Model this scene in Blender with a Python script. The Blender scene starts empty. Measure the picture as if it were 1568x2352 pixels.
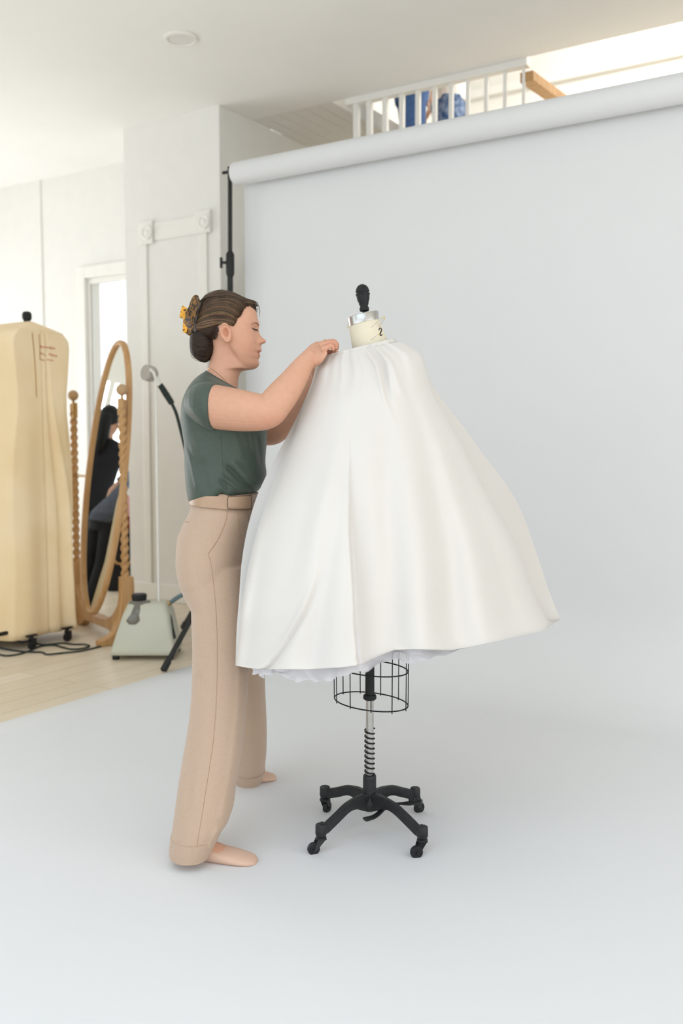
import bpy, bmesh, math, random
import numpy as np
from mathutils import Vector, Matrix
from mathutils.bvhtree import BVHTree
random.seed(7); np.random.seed(7)
scene = bpy.context.scene
COL = scene.collection

# ------------------------------------------------------------------ camera
FPX, CX, CY = 2150.0, 784.0, 1176.0          # focal length in photo pixels, image centre
HCAM = 1.195
YAW, PITCH = math.radians(32.0), math.atan(159.0/2150.0)
cam_d = bpy.data.cameras.new('camera'); cam = bpy.data.objects.new('camera', cam_d); COL.objects.link(cam)
cam.location = (0, 0, HCAM); cam.rotation_euler = (math.pi/2-PITCH, 0, YAW)
cam_d.sensor_fit = 'AUTO'; cam_d.sensor_width = 36.0; cam_d.lens = FPX/2352.0*36.0
cam_d.clip_start = 0.05; cam_d.clip_end = 100
cam_d.dof.use_dof = True; cam_d.dof.focus_distance = 2.86; cam_d.dof.aperture_fstop = 2.4
scene.camera = cam
# ------------------------------------------------------------------ world, exposure, daylight
world = bpy.data.worlds.new('overcast sky'); scene.world = world; world.use_nodes = True
bg = world.node_tree.nodes['Background']; bg.inputs['Color'].default_value = (0.93, 0.97, 1.0, 1); bg.inputs['Strength'].default_value = 1.4
vs = scene.view_settings
vs.view_transform = 'Standard'; vs.look = 'None'; vs.gamma = 1.0; vs.use_curve_mapping = False; vs.exposure = 0.0
scene.display_settings.display_device = 'sRGB'
def area(name, loc, target, sx, sy, power, color):
    l = bpy.data.lights.new(name, 'AREA'); l.shape = 'RECTANGLE'; l.size = sx; l.size_y = sy; l.energy = power; l.color = color
    o = bpy.data.objects.new(name, l); COL.objects.link(o); o.location = loc
    o.rotation_euler = (Vector(target)-Vector(loc)).to_track_quat('-Z', 'Y').to_euler()
    return o
area('daylight_right_window', (2.5, 1.0, 1.9), (-2.9, 1.0, 2.4), 5.6, 2.9, 53, (1.0, 0.97, 0.94))
area('daylight_front_window', (-3.4, -2.5, 2.0), (-3.0, 3.0, 1.7), 7.0, 2.8, 46, (0.74, 0.87, 1.0))
area('cool_floor_fill', (-1.2, -0.5, 3.44), (-1.2, -0.3, 0.0), 3.2, 2.3, 27, (0.55, 0.76, 1.0))  # added fill lamp for cooler light on the floor, from an invented rooflight
area('daylight_left_window', (-8.5, 3.7, 1.25), (-4.0, 3.7, 1.9), 3.4, 2.1, 78, (0.93, 0.965, 1.0))
area('daylight_back_window', (-5.35, 5.78, 1.5), (-5.2, 3.0, 1.8), 1.1, 2.2, 8, (0.96, 0.985, 1.0))
area('loft_fill', (-0.8, 7.3, 5.3), (-0.8, 7.9, 3.0), 4.2, 1.6, 170, (0.97, 0.985, 1.0))  # added area lamp brightening the loft; the loft ceiling has no skylight

# ------------------------------------------------------------------ pixel -> place helpers
cp, sp, cyw, syw = math.cos(PITCH), math.sin(PITCH), math.cos(YAW), math.sin(YAW)
CAMP = Vector((0, 0, HCAM))
FWD = Vector((-syw*cp, cyw*cp, -sp)); RGT = Vector((cyw, syw, 0)); UPV = RGT.cross(FWD)
DEP = Vector((-syw, cyw, 0)); ZV = Vector((0, 0, 1))      # horizontal "away", up
def ray(px, py): return FWD + RGT*((px-CX)/FPX) - UPV*((py-CY)/FPX)
def P(px, py, d): return CAMP + ray(px, py)*d
def PF(px, py, z=0.0):
    r = ray(px, py); return CAMP + r*((z-HCAM)/r.z)
def PX(px, py, X):
    r = ray(px, py); return CAMP + r*(X/r.x)
def PY(px, py, Y):
    r = ray(px, py); return CAMP + r*(Y/r.y)
def proj(p):
    v = Vector(p)-CAMP; d = v.dot(FWD); return (CX+FPX*v.dot(RGT)/d, CY-FPX*v.dot(UPV)/d, d)
def lerp(a, b, t): return a+(b-a)*t
def tab(t, x):
    """piecewise-linear table lookup"""
    if x <= t[0][0]: return t[0][1]
    for (x0, y0), (x1, y1) in zip(t, t[1:]):
        if x <= x1: return y0+(y1-y0)*(x-x0)/(x1-x0) if x1 > x0 else y1
    return t[-1][1]
def stab(t, x):
    """smooth (catmull-rom) table lookup"""
    n = len(t)
    if x <= t[0][0]: return t[0][1]
    if x >= t[-1][0]: return t[-1][1]
    for i in range(n-1):
        if x <= t[i+1][0]: break
    x0, y0 = t[i]; x1, y1 = t[i+1]; h = x1-x0; u = (x-x0)/h
    m0 = (y1-t[i-1][1])/(x1-t[i-1][0]) if i > 0 else (y1-y0)/h
    m1 = (t[i+2][1]-y0)/(t[i+2][0]-x0) if i < n-2 else (y1-y0)/h
    return (2*u**3-3*u*u+1)*y0+(u**3-2*u*u+u)*h*m0+(-2*u**3+3*u*u)*y1+(u**3-u*u)*h*m1
def gauss(x, c, s): return math.exp(-((x-c)/s)**2)
def sstep(a, b, x):
    t = max(0.0, min(1.0, (x-a)/(b-a))); return t*t*(3-2*t)
def catmull(pts, k=6):
    """smooth a polyline of tuples/vectors of any dimension"""
    A = [np.array(p, float) for p in pts]; out = []
    for i in range(len(A)-1):
        p0 = A[max(0, i-1)]; p1 = A[i]; p2 = A[i+1]; p3 = A[min(len(A)-1, i+2)]
        for j in range(k):
            t = j/k
            out.append(0.5*((2*p1)+(-p0+p2)*t+(2*p0-5*p1+4*p2-p3)*t*t+(-p0+3*p1-3*p2+p3)*t**3))
    out.append(A[-1]); return out

# ------------------------------------------------------------------ mesh builder
class MB:
    def __init__(s): s.V = []; s.F = []; s.C = []
    def add(s, vs, fs, col=None):
        o = len(s.V); s.V += [Vector(v) for v in vs]; s.F += [tuple(i+o for i in f) for f in fs]
        s.C += [col]*len(vs); return s
    def box(s, lo, hi):
        x0, y0, z0 = lo; x1, y1, z1 = hi
        return s.add([(x0,y0,z0),(x1,y0,z0),(x1,y1,z0),(x0,y1,z0),(x0,y0,z1),(x1,y0,z1),(x1,y1,z1),(x0,y1,z1)],
                     [(0,3,2,1),(4,5,6,7),(0,1,5,4),(1,2,6,5),(2,3,7,6),(3,0,4,7)])
    def obox(s, c, ax, ay, az, hx, hy, hz):
        """oriented box: centre, three unit axes, half sizes"""
        c = Vector(c); ax = Vector(ax)*hx; ay = Vector(ay)*hy; az = Vector(az)*hz
        v = [c+ax*i+ay*j+az*k for k in (-1, 1) for i, j in ((-1,-1),(1,-1),(1,1),(-1,1))]
        return s.add(v, [(0,3,2,1),(4,5,6,7),(0,1,5,4),(1,2,6,5),(2,3,7,6),(3,0,4,7)])
    def bar(s, a, b, w, h, up=(0,0,1)):
        a = Vector(a); b = Vector(b); d = (b-a); L = d.length; d = d.normalized()
        sd = d.cross(Vector(up)); sd = sd.normalized() if sd.length > 1e-5 else Vector((1,0,0)); u = sd.cross(d)
        return s.obox((a+b)/2, d, sd, u, L/2, w/2, h/2)
    def loft(s, rings, cap0=True, cap1=True, closed=True, col=None):
        n = len(rings[0]); o = 0; V = [p for r in rings for p in r]; F = []
        m = n if closed else n-1
        for i in range(len(rings)-1):
            for j in range(m):
                a = i*n+j; b = i*n+(j+1) % n; F.append((a, b, b+n, a+n))
        if closed and cap0: V.append(sum((Vector(p) for p in rings[0]), Vector())/n); F += [(len(V)-1, (j+1) % n, j) for j in range(n)]
        if closed and cap1:
            V.append(sum((Vector(p) for p in rings[-1]), Vector())/n); b = (len(rings)-1)*n
            F += [(len(V)-1, b+j, b+(j+1) % n) for j in range(n)]
        return s.add(V, F, col)
    def tube(s, pts, r, n=10, caps=True, col=None, flat=1.0, up=None):
        pts = [Vector(p) for p in pts]; N = len(pts); rr = r if isinstance(r, (list, tuple)) else [r]*N
        T = []
        for i in range(N):
            t = pts[min(N-1, i+1)]-pts[max(0, i-1)]; T.append(t.normalized() if t.length > 1e-9 else Vector((0,0,1)))
        ref = Vector(up) if up else (Vector((0,0,1)) if abs(T[0].z) < 0.9 else Vector((1,0,0)))
        u = (ref-T[0]*ref.dot(T[0])).normalized(); rings = []
        for i in range(N):
            u = (u-T[i]*u.dot(T[i])); u = u.normalized() if u.length > 1e-6 else T[i].orthogonal().normalized()
            w = T[i].cross(u)
            rings.append([pts[i]+(u*math.cos(2*math.pi*k/n)*flat+w*math.sin(2*math.pi*k/n))*rr[i] for k in range(n)])
        return s.loft(rings, caps, caps, col=col)
    def lathe(s, prof, n=24, origin=(0,0,0), axis=(0,0,1), caps=True):
        """prof: (radius, distance along axis)"""
        o = Vector(origin); a = Vector(axis).normalized(); u = a.orthogonal().normalized(); w = a.cross(u)
        rings = [[o+a*h+(u*math.cos(2*math.pi*k/n)+w*math.sin(2*math.pi*k/n))*max(r, 1e-5) for k in range(n)] for r, h in prof]
        return s.loft(rings, caps, caps)
    def ball(s, c, r, n=20, m=12, sc=(1,1,1)):
        c = Vector(c)
        rings = [[c+Vector((r*sc[0]*math.sin(a)*math.cos(2*math.pi*k/n), r*sc[1]*math.sin(a)*math.sin(2*math.pi*k/n), -r*sc[2]*math.cos(a))) for k in range(n)]
                 for a in [math.pi*(i+0.02)/(m+0.04) for i in range(m+1)]]
        return s.loft(rings)
    def prism(s, poly, ext):
        """flat polygon (list of points) pushed along vector ext"""
        n = len(poly); e = Vector(ext); V = [Vector(p) for p in poly]+[Vector(p)+e for p in poly]
        F = [tuple(range(n))[::-1], tuple(range(n, 2*n))]+[(i, (i+1) % n, (i+1) % n+n, i+n) for i in range(n)]
        return s.add(V, F)
    def torus(s, c, axis, R, r, n=32, m=8, ax2=None, R2=None):
        c = Vector(c); a = Vector(axis).normalized(); u = Vector(ax2).normalized() if ax2 else a.orthogonal().normalized(); w = a.cross(u); R2 = R2 or R
        pts = [c+u*math.cos(2*math.pi*k/n)*R+w*math.sin(2*math.pi*k/n)*R2 for k in range(n+1)]
        V = []; F = []
        for k in range(n):
            p = pts[k]; t = (pts[(k+1) % n]-pts[(k-1) % n]).normalized(); o = t.cross(a)
            V += [p+(o*math.cos(2*math.pi*j/m)+a*math.sin(2*math.pi*j/m))*r for j in range(m)]
        for k in range(n):
            for j in range(m): F.append((k*m+j, k*m+(j+1) % m, ((k+1) % n)*m+(j+1) % m, ((k+1) % n)*m+j))
        return s.add(V, F)

ORG = {}
def tag(o, label=None, cat=None, group=None, kind=None):
    if label: o['label'] = label
    if cat: o['category'] = cat
    if group: o['group'] = group
    if kind: o['kind'] = kind
    return o
def thing(name, loc, label, cat, group=None):
    o = bpy.data.objects.new(name, None); o.empty_display_size = 0.1; COL.objects.link(o); o.location = loc
    ORG[o.name] = Vector(loc); return tag(o, label, cat, group)
def to_mesh(name, mb, org):
    me = bpy.data.meshes.new(name); me.from_pydata([tuple(v-org) for v in mb.V], [], mb.F); me.validate()
    bm = bmesh.new(); bm.from_mesh(me); bmesh.ops.recalc_face_normals(bm, faces=bm.faces); bm.to_mesh(me); bm.free()
    return me
def obj(name, mb, mat, parent=None, angle=40, bevel=0, sub=0, solid=0, label=None):
    if parent is not None: org = ORG[parent.name]
    else:
        lo = [min(v[i] for v in mb.V) for i in range(3)]; hi = [max(v[i] for v in mb.V) for i in range(3)]
        org = Vector(((lo[0]+hi[0])/2, (lo[1]+hi[1])/2, lo[2]))
    me = to_mesh(name, mb, org)
    if any(c is not None for c in mb.C):
        at = me.color_attributes.new('tint', 'FLOAT_COLOR', 'POINT')
        for i, c in enumerate(mb.C):
            if i < len(at.data): at.data[i].color = (*(c or (1,1,1)), 1)
    return finish(name, me, mat, parent, org, angle, bevel, sub, solid, label)
def finish(name, me, mat, parent, org, angle=40, bevel=0, sub=0, solid=0, label=None):
    me.materials.append(mat)
    if angle:
        me.polygons.foreach_set('use_smooth', [True]*len(me.polygons))
        if angle < 180: me.set_sharp_from_angle(angle=math.radians(angle))
    o = bpy.data.objects.new(name, me); COL.objects.link(o); ORG[o.name] = org
    if parent is not None: o.parent = parent
    else: o.location = org
    if solid: m = o.modifiers.new('thickness', 'SOLIDIFY'); m.thickness = solid; m.offset = -1
    if bevel:
        m = o.modifiers.new('bevel', 'BEVEL'); m.width = bevel; m.segments = 2; m.limit_method = 'ANGLE'; m.angle_limit = math.radians(40)
    if sub: m = o.modifiers.new('subdivision', 'SUBSURF'); m.levels = sub; m.render_levels = sub
    if label: o['label'] = label
    return o
def struct(name, mb, mat, angle=0, bevel=0, label=None):
    o = obj(name, mb, mat, None, angle, bevel); o['kind'] = 'structure'
    if label: o['label'] = label
    return o
def remesh(mb, voxel, smooth=3, factor=0.5):
    """fuse overlapping closed shapes into one continuous skin; returns numpy verts, faces"""
    me = to_mesh('tmp', mb, Vector()); o = bpy.data.objects.new('tmp', me); COL.objects.link(o)
    m = o.modifiers.new('r', 'REMESH'); m.mode = 'VOXEL'; m.voxel_size = voxel; m.adaptivity = 0
    if smooth: m2 = o.modifiers.new('s', 'SMOOTH'); m2.iterations = smooth; m2.factor = factor
    dg = bpy.context.evaluated_depsgraph_get(); ev = o.evaluated_get(dg); em = ev.to_mesh()
    V = np.empty(len(em.vertices)*3); em.vertices.foreach_get('co', V); V = V.reshape(-1, 3).copy()
    F = [tuple(p.vertices) for p in em.polygons]; ev.to_mesh_clear()
    bpy.data.objects.remove(o); bpy.data.meshes.remove(me)
    return V, F
def np_mesh(name, V, F, org):
    me = bpy.data.meshes.new(name); me.from_pydata((V-np.array(org)).tolist(), [], F); return me
def bvh_of(mb): return BVHTree.FromPolygons([tuple(v) for v in mb.V], mb.F)
def hit(bvh, px, py, lift=0.0):
    """where the sight line of a photo pixel meets a surface (so seams, prints and trims sit on it)"""
    r = ray(px, py).normalized(); h = bvh.ray_cast(CAMP, r)
    if h[0] is None: return None
    n = h[1] if h[1].dot(r) < 0 else -h[1]
    return h[0]+n*lift
# ------------------------------------------------------------------ materials (all procedural)
def lin(c):
    if isinstance(c, str): c = [int(c[i:i+2], 16)/255 for i in (0, 2, 4)]
    return tuple(x/12.92 if x <= 0.04045 else ((x+0.055)/1.055)**2.4 for x in c)
def mat(name, color, rough=0.6, metal=0.0, spec=0.4, var=0.0, vscale=8, bump=0.0, bscale=60, stretch=None, sss=0.0, trans=0.0, alpha=1.0, sheen=0.0, tint=False, color2=None):
    m = bpy.data.materials.new(name); m.use_nodes = True; nt = m.node_tree; N, L = nt.nodes, nt.links
    b = N['Principled BSDF']; c = lin(color)
    b.inputs['Base Color'].default_value = (*c, 1); b.inputs['Roughness'].default_value = rough; b.inputs['Metallic'].default_value = metal
    b.inputs['Specular IOR Level'].default_value = spec; b.inputs['Transmission Weight'].default_value = trans; b.inputs['Alpha'].default_value = alpha
    if sss: b.inputs['Subsurface Weight'].default_value = sss; b.inputs['Subsurface Radius'].default_value = (0.012, 0.005, 0.003); b.inputs['Subsurface Scale'].default_value = 1.0
    if sheen: b.inputs['Sheen Weight'].default_value = sheen
    tc = N.new('ShaderNodeTexCoord'); mp = N.new('ShaderNodeMapping'); L.new(tc.outputs['Object'], mp.inputs['Vector'])
    if stretch: mp.inputs['Scale'].default_value = stretch
    out = None
    if var or color2:
        n = N.new('ShaderNodeTexNoise'); n.inputs['Scale'].default_value = vscale; n.inputs['Detail'].default_value = 4; L.new(mp.outputs['Vector'], n.inputs['Vector'])
        mx = N.new('ShaderNodeMix'); mx.data_type = 'RGBA'
        c2 = lin(color2) if color2 else tuple(x*(1-var) for x in c)
        mx.inputs['A'].default_value = (*c, 1); mx.inputs['B'].default_value = (*c2, 1)
        rp = N.new('ShaderNodeMapRange'); rp.inputs['From Min'].default_value = 0.35; rp.inputs['From Max'].default_value = 0.65
        L.new(n.outputs['Fac'], rp.inputs['Value']); L.new(rp.outputs['Result'], mx.inputs['Factor']); out = mx.outputs['Result']
    if tint:
        at = N.new('ShaderNodeAttribute'); at.attribute_name = 'tint'
        mm = N.new('ShaderNodeMix'); mm.data_type = 'RGBA'; mm.blend_type = 'MULTIPLY'; mm.inputs['Factor'].default_value = 1
        if out: L.new(out, mm.inputs['A'])
        else: mm.inputs['A'].default_value = (*c, 1)
        L.new(at.outputs['Color'], mm.inputs['B']); out = mm.outputs['Result']
    if out: L.new(out, b.inputs['Base Color'])
    if bump:
        n = N.new('ShaderNodeTexNoise'); n.inputs['Scale'].default_value = bscale; n.inputs['Detail'].default_value = 6; L.new(mp.outputs['Vector'], n.inputs['Vector'])
        bp = N.new('ShaderNodeBump'); bp.inputs['Strength'].default_value = bump; bp.inputs['Distance'].default_value = 0.01
        L.new(n.outputs['Fac'], bp.inputs['Height']); L.new(bp.outputs['Normal'], b.inputs['Normal'])
    return m
M = {}
M['wall'] = mat('white wall paint', 'efeee9', 0.75, var=0.02, bump=0.03, bscale=200)
M['wall2'] = mat('white gloss trim', 'f3f1eb', 0.4, var=0.02)
M['ceiling'] = mat('ceiling paint', 'f8f7f4', 0.85, var=0.02, vscale=2)
M['paper'] = mat('white seamless paper', 'e1e2e3', 0.62, var=0.012, vscale=1.5, spec=0.3)
M['glass'] = mat('window glass', 'ffffff', 0.0, trans=1.0); M['glass'].node_tree.nodes['Principled BSDF'].inputs['IOR'].default_value = 1.02
M['black'] = mat('black powder coat', '17191a', 0.5, var=0.3, vscale=40)
M['iron'] = mat('cast iron black paint', '232527', 0.48, var=0.25, vscale=60, bump=0.25, bscale=220)
M['rubber'] = mat('dark rubber', '15171a', 0.55, var=0.2)
M['chrome'] = mat('brushed nickel', 'c4c2be', 0.28, metal=1.0, var=0.08, vscale=20, stretch=(1,1,8))
M['brass'] = mat('brass', 'b8935a', 0.35, metal=1.0, var=0.1)
M['skirt'] = mat('ivory silk', 'dad6d1', 0.42, spec=0.45, sheen=0.15, bump=0.02, bscale=300, var=0.008)
M['band'] = mat('ivory silk band', 'd5d2cc', 0.5, spec=0.4, bump=0.03, bscale=300, var=0.01)
M['tulle'] = mat('white tulle', 'f4f3f8', 0.8, var=0.02, bump=0.1, bscale=400, alpha=0.8)
M['linen'] = mat('cream linen', 'e3dac3', 0.85, var=0.05, vscale=150, bump=0.15, bscale=500)
M['ink'] = mat('black ink', '121314', 0.7, var=0.1)
M['muslin'] = mat('calico muslin', 'f8e3bd', 0.9, vscale=2.2, bump=0.12, bscale=300, color2='f0d5a8')
M['redink'] = mat('red marker', 'd0552f', 0.8, var=0.35, vscale=60)
M['thread'] = mat('ochre stitching', 'b98f57', 0.9, var=0.2)
M['oak'] = mat('pale oak', 'c79e6d', 0.5, vscale=5, stretch=(6,6,0.6), color2='b88c5a', bump=0.05, bscale=40)
M['knob'] = mat('pale turned wood', 'c9a67d', 0.5, var=0.1, vscale=12)
M['steam'] = mat('grey white plastic', 'c3c2b1', 0.4, var=0.02)
M['tank'] = mat('smoked water tank', '8f8b80', 0.15, var=0.1, trans=0.4)
M['white_plastic'] = mat('white plastic', 'e4e1d8', 0.4, var=0.02)
M['greyplastic'] = mat('grey steam head', 'b5aea6', 0.4, var=0.1, vscale=60)
M['hose'] = mat('dark fabric hose', '26302b', 0.75, var=0.4, vscale=120)
M['hoseblue'] = mat('blue grey hose', '6f8488', 0.7, var=0.25, vscale=120)
M['skin'] = mat('skin', 'd3a186', 0.5, sss=0.08, var=0.04, vscale=60, bump=0.04, bscale=250, tint=True, spec=0.35)
M['hair'] = mat('brown hair', '4a392b', 0.55, spec=0.3, var=0.3, vscale=40, tint=True)
M['hairdark'] = mat('dark brown hair', '33261d', 0.55, spec=0.3, var=0.35, vscale=60, tint=True)
M['lash'] = mat('dark lashes', '2e2326', 0.7, var=0.1)
M['brow'] = mat('brown eyebrow', '8a6149', 0.8, var=0.2)
M['blouse'] = mat('sage green crepe', '445147', 0.55, var=0.08, vscale=120, bump=0.06, bscale=350, sheen=0.12)
M['seam'] = mat('green seam shade', '36463a', 0.7, var=0.1)
M['trouser'] = mat('beige twill', 'c1a791', 0.8, var=0.05, vscale=150, bump=0.08, bscale=500, sheen=0.2)
M['tseam'] = mat('brown seam stitching', 'ab8a6d', 0.8, var=0.1)
M['belt'] = mat('taupe leather', 'b8997f', 0.4, var=0.06, vscale=30)
M['belt_edge'] = mat('dark belt edge', '5f4a3b', 0.5, var=0.1)
M['sock'] = mat('nude nylon sock', 'dab8a2', 0.6, var=0.05, bump=0.05, bscale=400)
M['gold'] = mat('fine gold', 'c9a25e', 0.3, metal=1.0, var=0.05)
M['yellowpin'] = mat('yellow glass pinhead', 'd9c03a', 0.3, var=0.1)
M['steel'] = mat('steel pin', 'b9b5aa', 0.35, metal=1.0, var=0.1)
M['denim'] = mat('blue denim', '47679a', 0.85, vscale=60, color2='3b5684', bump=0.1, bscale=300)
M['denim2'] = mat('mottled blue cotton', '31507c', 0.85, vscale=28, color2='8a9cb8')
M['navy'] = mat('black navy cloth', '16171e', 0.8, var=0.3, vscale=12)
M['greyshirt'] = mat('slate blue cotton', '565a68', 0.85, vscale=30, color2='474b58')
M['skin2'] = mat('fair skin', 'd9a98f', 0.5, var=0.06)
M['white_cloth'] = mat('white cotton', 'eceae6', 0.85, var=0.03)
M['tan'] = mat('tan leather', '9c5a33', 0.6, var=0.15, vscale=20)
M['blueitem'] = mat('periwinkle cloth', '8fa6da', 0.8, var=0.08)
M['pink'] = mat('pink cloth', 'dba3a3', 0.85, var=0.1)
M['red'] = mat('brick red cloth', '8e3b2b', 0.8, var=0.2, vscale=30)
M['maroon'] = mat('maroon cloth', '7c3340', 0.8, var=0.2)
M['case'] = mat('black case fabric', '0e0e10', 0.7, var=0.2)
M['mirror'] = mat('mirror silver', 'f4f7f4', 0.0, metal=1.0, var=0.01)
M['grass'] = mat('pale lawn', 'dfe6d6', 0.9, var=0.1)

def special_floor():
    m = bpy.data.materials.new('pale ash boards'); m.use_nodes = True; nt = m.node_tree; N, L = nt.nodes, nt.links; b = N['Principled BSDF']
    b.inputs['Roughness'].default_value = 0.42; b.inputs['Specular IOR Level'].default_value = 0.4
    tc = N.new('ShaderNodeTexCoord'); mp = N.new('ShaderNodeMapping'); mp.inputs['Rotation'].default_value = (0, 0, math.pi/2); L.new(tc.outputs['Object'], mp.inputs['Vector'])
    br = N.new('ShaderNodeTexBrick'); br.inputs['Scale'].default_value = 1.0; br.inputs['Brick Width'].default_value = 1.9; br.inputs['Row Height'].default_value = 0.14
    br.inputs['Mortar Size'].default_value = 0.0025; br.inputs['Color1'].default_value = (*lin('ecdfca'), 1); br.inputs['Color2'].default_value = (*lin('e3d4bb'), 1); br.inputs['Mortar'].default_value = (*lin('c6b190'), 1)
    L.new(mp.outputs['Vector'], br.inputs['Vector'])
    m2 = N.new('ShaderNodeMapping'); m2.inputs['Scale'].default_value = (22, 1.2, 1); L.new(tc.outputs['Object'], m2.inputs['Vector'])
    n = N.new('ShaderNodeTexNoise'); n.inputs['Scale'].default_value = 3; n.inputs['Detail'].default_value = 6; L.new(m2.outputs['Vector'], n.inputs['Vector'])
    mx = N.new('ShaderNodeMix'); mx.data_type = 'RGBA'; mx.blend_type = 'MULTIPLY'; mx.inputs['Factor'].default_value = 0.22
    L.new(br.outputs['Color'], mx.inputs['A']); L.new(n.outputs['Fac'], mx.inputs['B']); L.new(mx.outputs['Result'], b.inputs['Base Color']); return m
M['floor'] = special_floor()
def special_tortoise(nm, dark, light, p0, p1):
    m = bpy.data.materials.new(nm); m.use_nodes = True; nt = m.node_tree; N, L = nt.nodes, nt.links; b = N['Principled BSDF']
    b.inputs['Roughness'].default_value = 0.2
    tc = N.new('ShaderNodeTexCoord'); n = N.new('ShaderNodeTexNoise'); n.inputs['Scale'].default_value = 120; n.inputs['Detail'].default_value = 3; L.new(tc.outputs['Object'], n.inputs['Vector'])
    r = N.new('ShaderNodeValToRGB'); e = r.color_ramp.elements; e[0].position = p0; e[0].color = (*lin(dark), 1); e[1].position = p1; e[1].color = (*lin(light), 1)
    L.new(n.outputs['Fac'], r.inputs['Fac']); L.new(r.outputs['Color'], b.inputs['Base Color']); return m
M['tortoise'] = special_tortoise('dark tortoiseshell', '2a1c11', '8a5f26', .42, .62)
M['amber'] = special_tortoise('amber tortoiseshell', '1d130b', 'e8a41a', .40, .50)
# ------------------------------------------------------------------ the room
XL, XR, YF, YB, YS, ZC = -8.6, 2.6, -2.6, 5.85, 5.6, 3.54    # left, right, camera side, back wall, loft opening, ceiling height
XC0, XC1, YC = -5.20, -4.28, 5.24                            # the column
struct('floor', MB().box((XL, YF, -0.08), (XR, 9.0, 0.0)), M['floor'], label='pale ash wood plank floor')
SX0, SX1, SY0, SY1 = -2.9, 0.5, -1.75, 0.75                                # unseen rooflight above the camera, added to cool the floor light
mb = MB(); mb.box((XL, YF, ZC), (XR, SY0, ZC+0.12)); mb.box((XL, SY1, ZC), (XR, YS, ZC+0.12)); mb.box((XL, SY0, ZC), (SX0, SY1, ZC+0.12)); mb.box((SX1, SY0, ZC), (XR, SY1, ZC+0.12)); mb.box((XL, YS, ZC), (XC1, YB, ZC+0.12)); struct('ceiling', mb, M['ceiling'])
mb = MB()
for a, b in ((SX0, SX0+.05), (SX1-.05, SX1), ((SX0+SX1)/2-.025, (SX0+SX1)/2+.025)): mb.box((a, SY0, ZC+.02), (b, SY1, ZC+.1))
struct('added_rooflight', mb, M['wall2'], label='added rooflight frame around the cool fill lamp above the camera')
# back wall with the tall window
wl = PY(199, 640, YB); wx0 = wl.x; wz1 = wl.z; wx1 = XC0-0.11; wz0 = 0.16
mb = MB(); mb.box((XL, YB, 0), (wx0, YB+0.15, ZC)); mb.box((wx1, YB, 0), (XC0, YB+0.15, ZC)); mb.box((wx0, YB, wz1), (wx1, YB+0.15, ZC)); mb.box((wx0, YB, 0), (wx1, YB+0.15, wz0))
struct('wall_back', mb, M['wall'])
mb = MB(); xw = PY(98, 600, YB).x; mb.box((XL, YB-0.012, 0), (xw, YB, ZC)); struct('trim_1', mb, M['wall'], label='shallow white wall pilaster in the left corner')
mb = MB(); c = 0.10
mb.box((wx0-c, YB-0.03, wz0-c), (wx0, YB, wz1+c)); mb.box((wx1, YB-0.03, wz0-c), (wx1+c, YB, wz1+c)); mb.box((wx0, YB-0.03, wz1), (wx1, YB, wz1+c)); mb.box((wx0, YB-0.03, wz0-c), (wx1, YB, wz0))
for a, b in ((wx0, wx0+0.03), (wx1-0.03, wx1)): mb.box((a, YB+0.004, wz0), (b, YB+0.04, wz1))
mb.box((wx0+0.03, YB+0.004, wz1-0.05), (wx1-0.03, YB+0.04, wz1)); mb.box((wx0+0.03, YB+0.004, wz0), (wx1-0.03, YB+0.04, wz0+0.05))
w1 = struct('window_1', mb, M['wall2'], bevel=0.004, label='tall white framed window behind the oval mirror')
obj('pane', MB().box((wx0+0.03, YB+0.02, wz0+0.05), (wx1-0.03, YB+0.026, wz1-0.05)), M['glass'], w1, angle=0)
# column with a moulded casing
struct('wall_column', MB().box((XC0, YC, 0), (XC1, YB+0.15, ZC)), M['wall'], label='white wall pier with panelled casing')
mb = MB(); T = 0.012
def cas(x0, y0, x1, y1, t=T):
    a = PY(x0, y0, YC); b = PY(x1, y1, YC); mb.box((a.x, YC-t, min(a.z, b.z)), (b.x, YC, max(a.z, b.z)))
cas(324, 560, 352, 1420); cas(456, 532, 486, 1420)
cas(322, 512, 355, 560, 0.026); cas(451, 488, 487, 534, 0.026)
a = PY(355, 512, YC); b = PY(451, 552, YC); mb.box((a.x, YC-T, a.z-0.13), (b.x, YC, a.z))
struct('trim_2', mb, M['wall2'], bevel=0.006, label='white door casing with corner blocks on the pier')
for k, (x, y) in enumerate(((338, 534), (469, 510))):
    p = PY(x, y, YC-0.026)
    o = obj('rosette', MB().lathe([(0.052, 0), (0.052, 0.008), (0.044, 0.014), (0.036, 0.007), (0.024, 0.006), (0.016, 0.013), (0.0, 0.016)], 28, p, (0, -1, 0)), M['wall2']); 
    o.name = 'trim_%d' % (3+k); o['kind'] = 'structure'; o['label'] = 'round rosette on the %s casing block' % ('left', 'right')[k]
mb = MB(); mb.box((XC0-0.015, YC-0.018, 0), (XC1+0.018, YC, 0.13)); mb.box((XC1, YC, 0), (XC1+0.018, 7.4, 0.13)); struct('baseboard_right', mb, M['wall2'], bevel=0.004)
mb = MB(); mb.box((XL, YB-0.03, 0), (wx0-c, YB-0.013, 0.13)); struct('baseboard_back', mb, M['wall2'], bevel=0.004)
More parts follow.
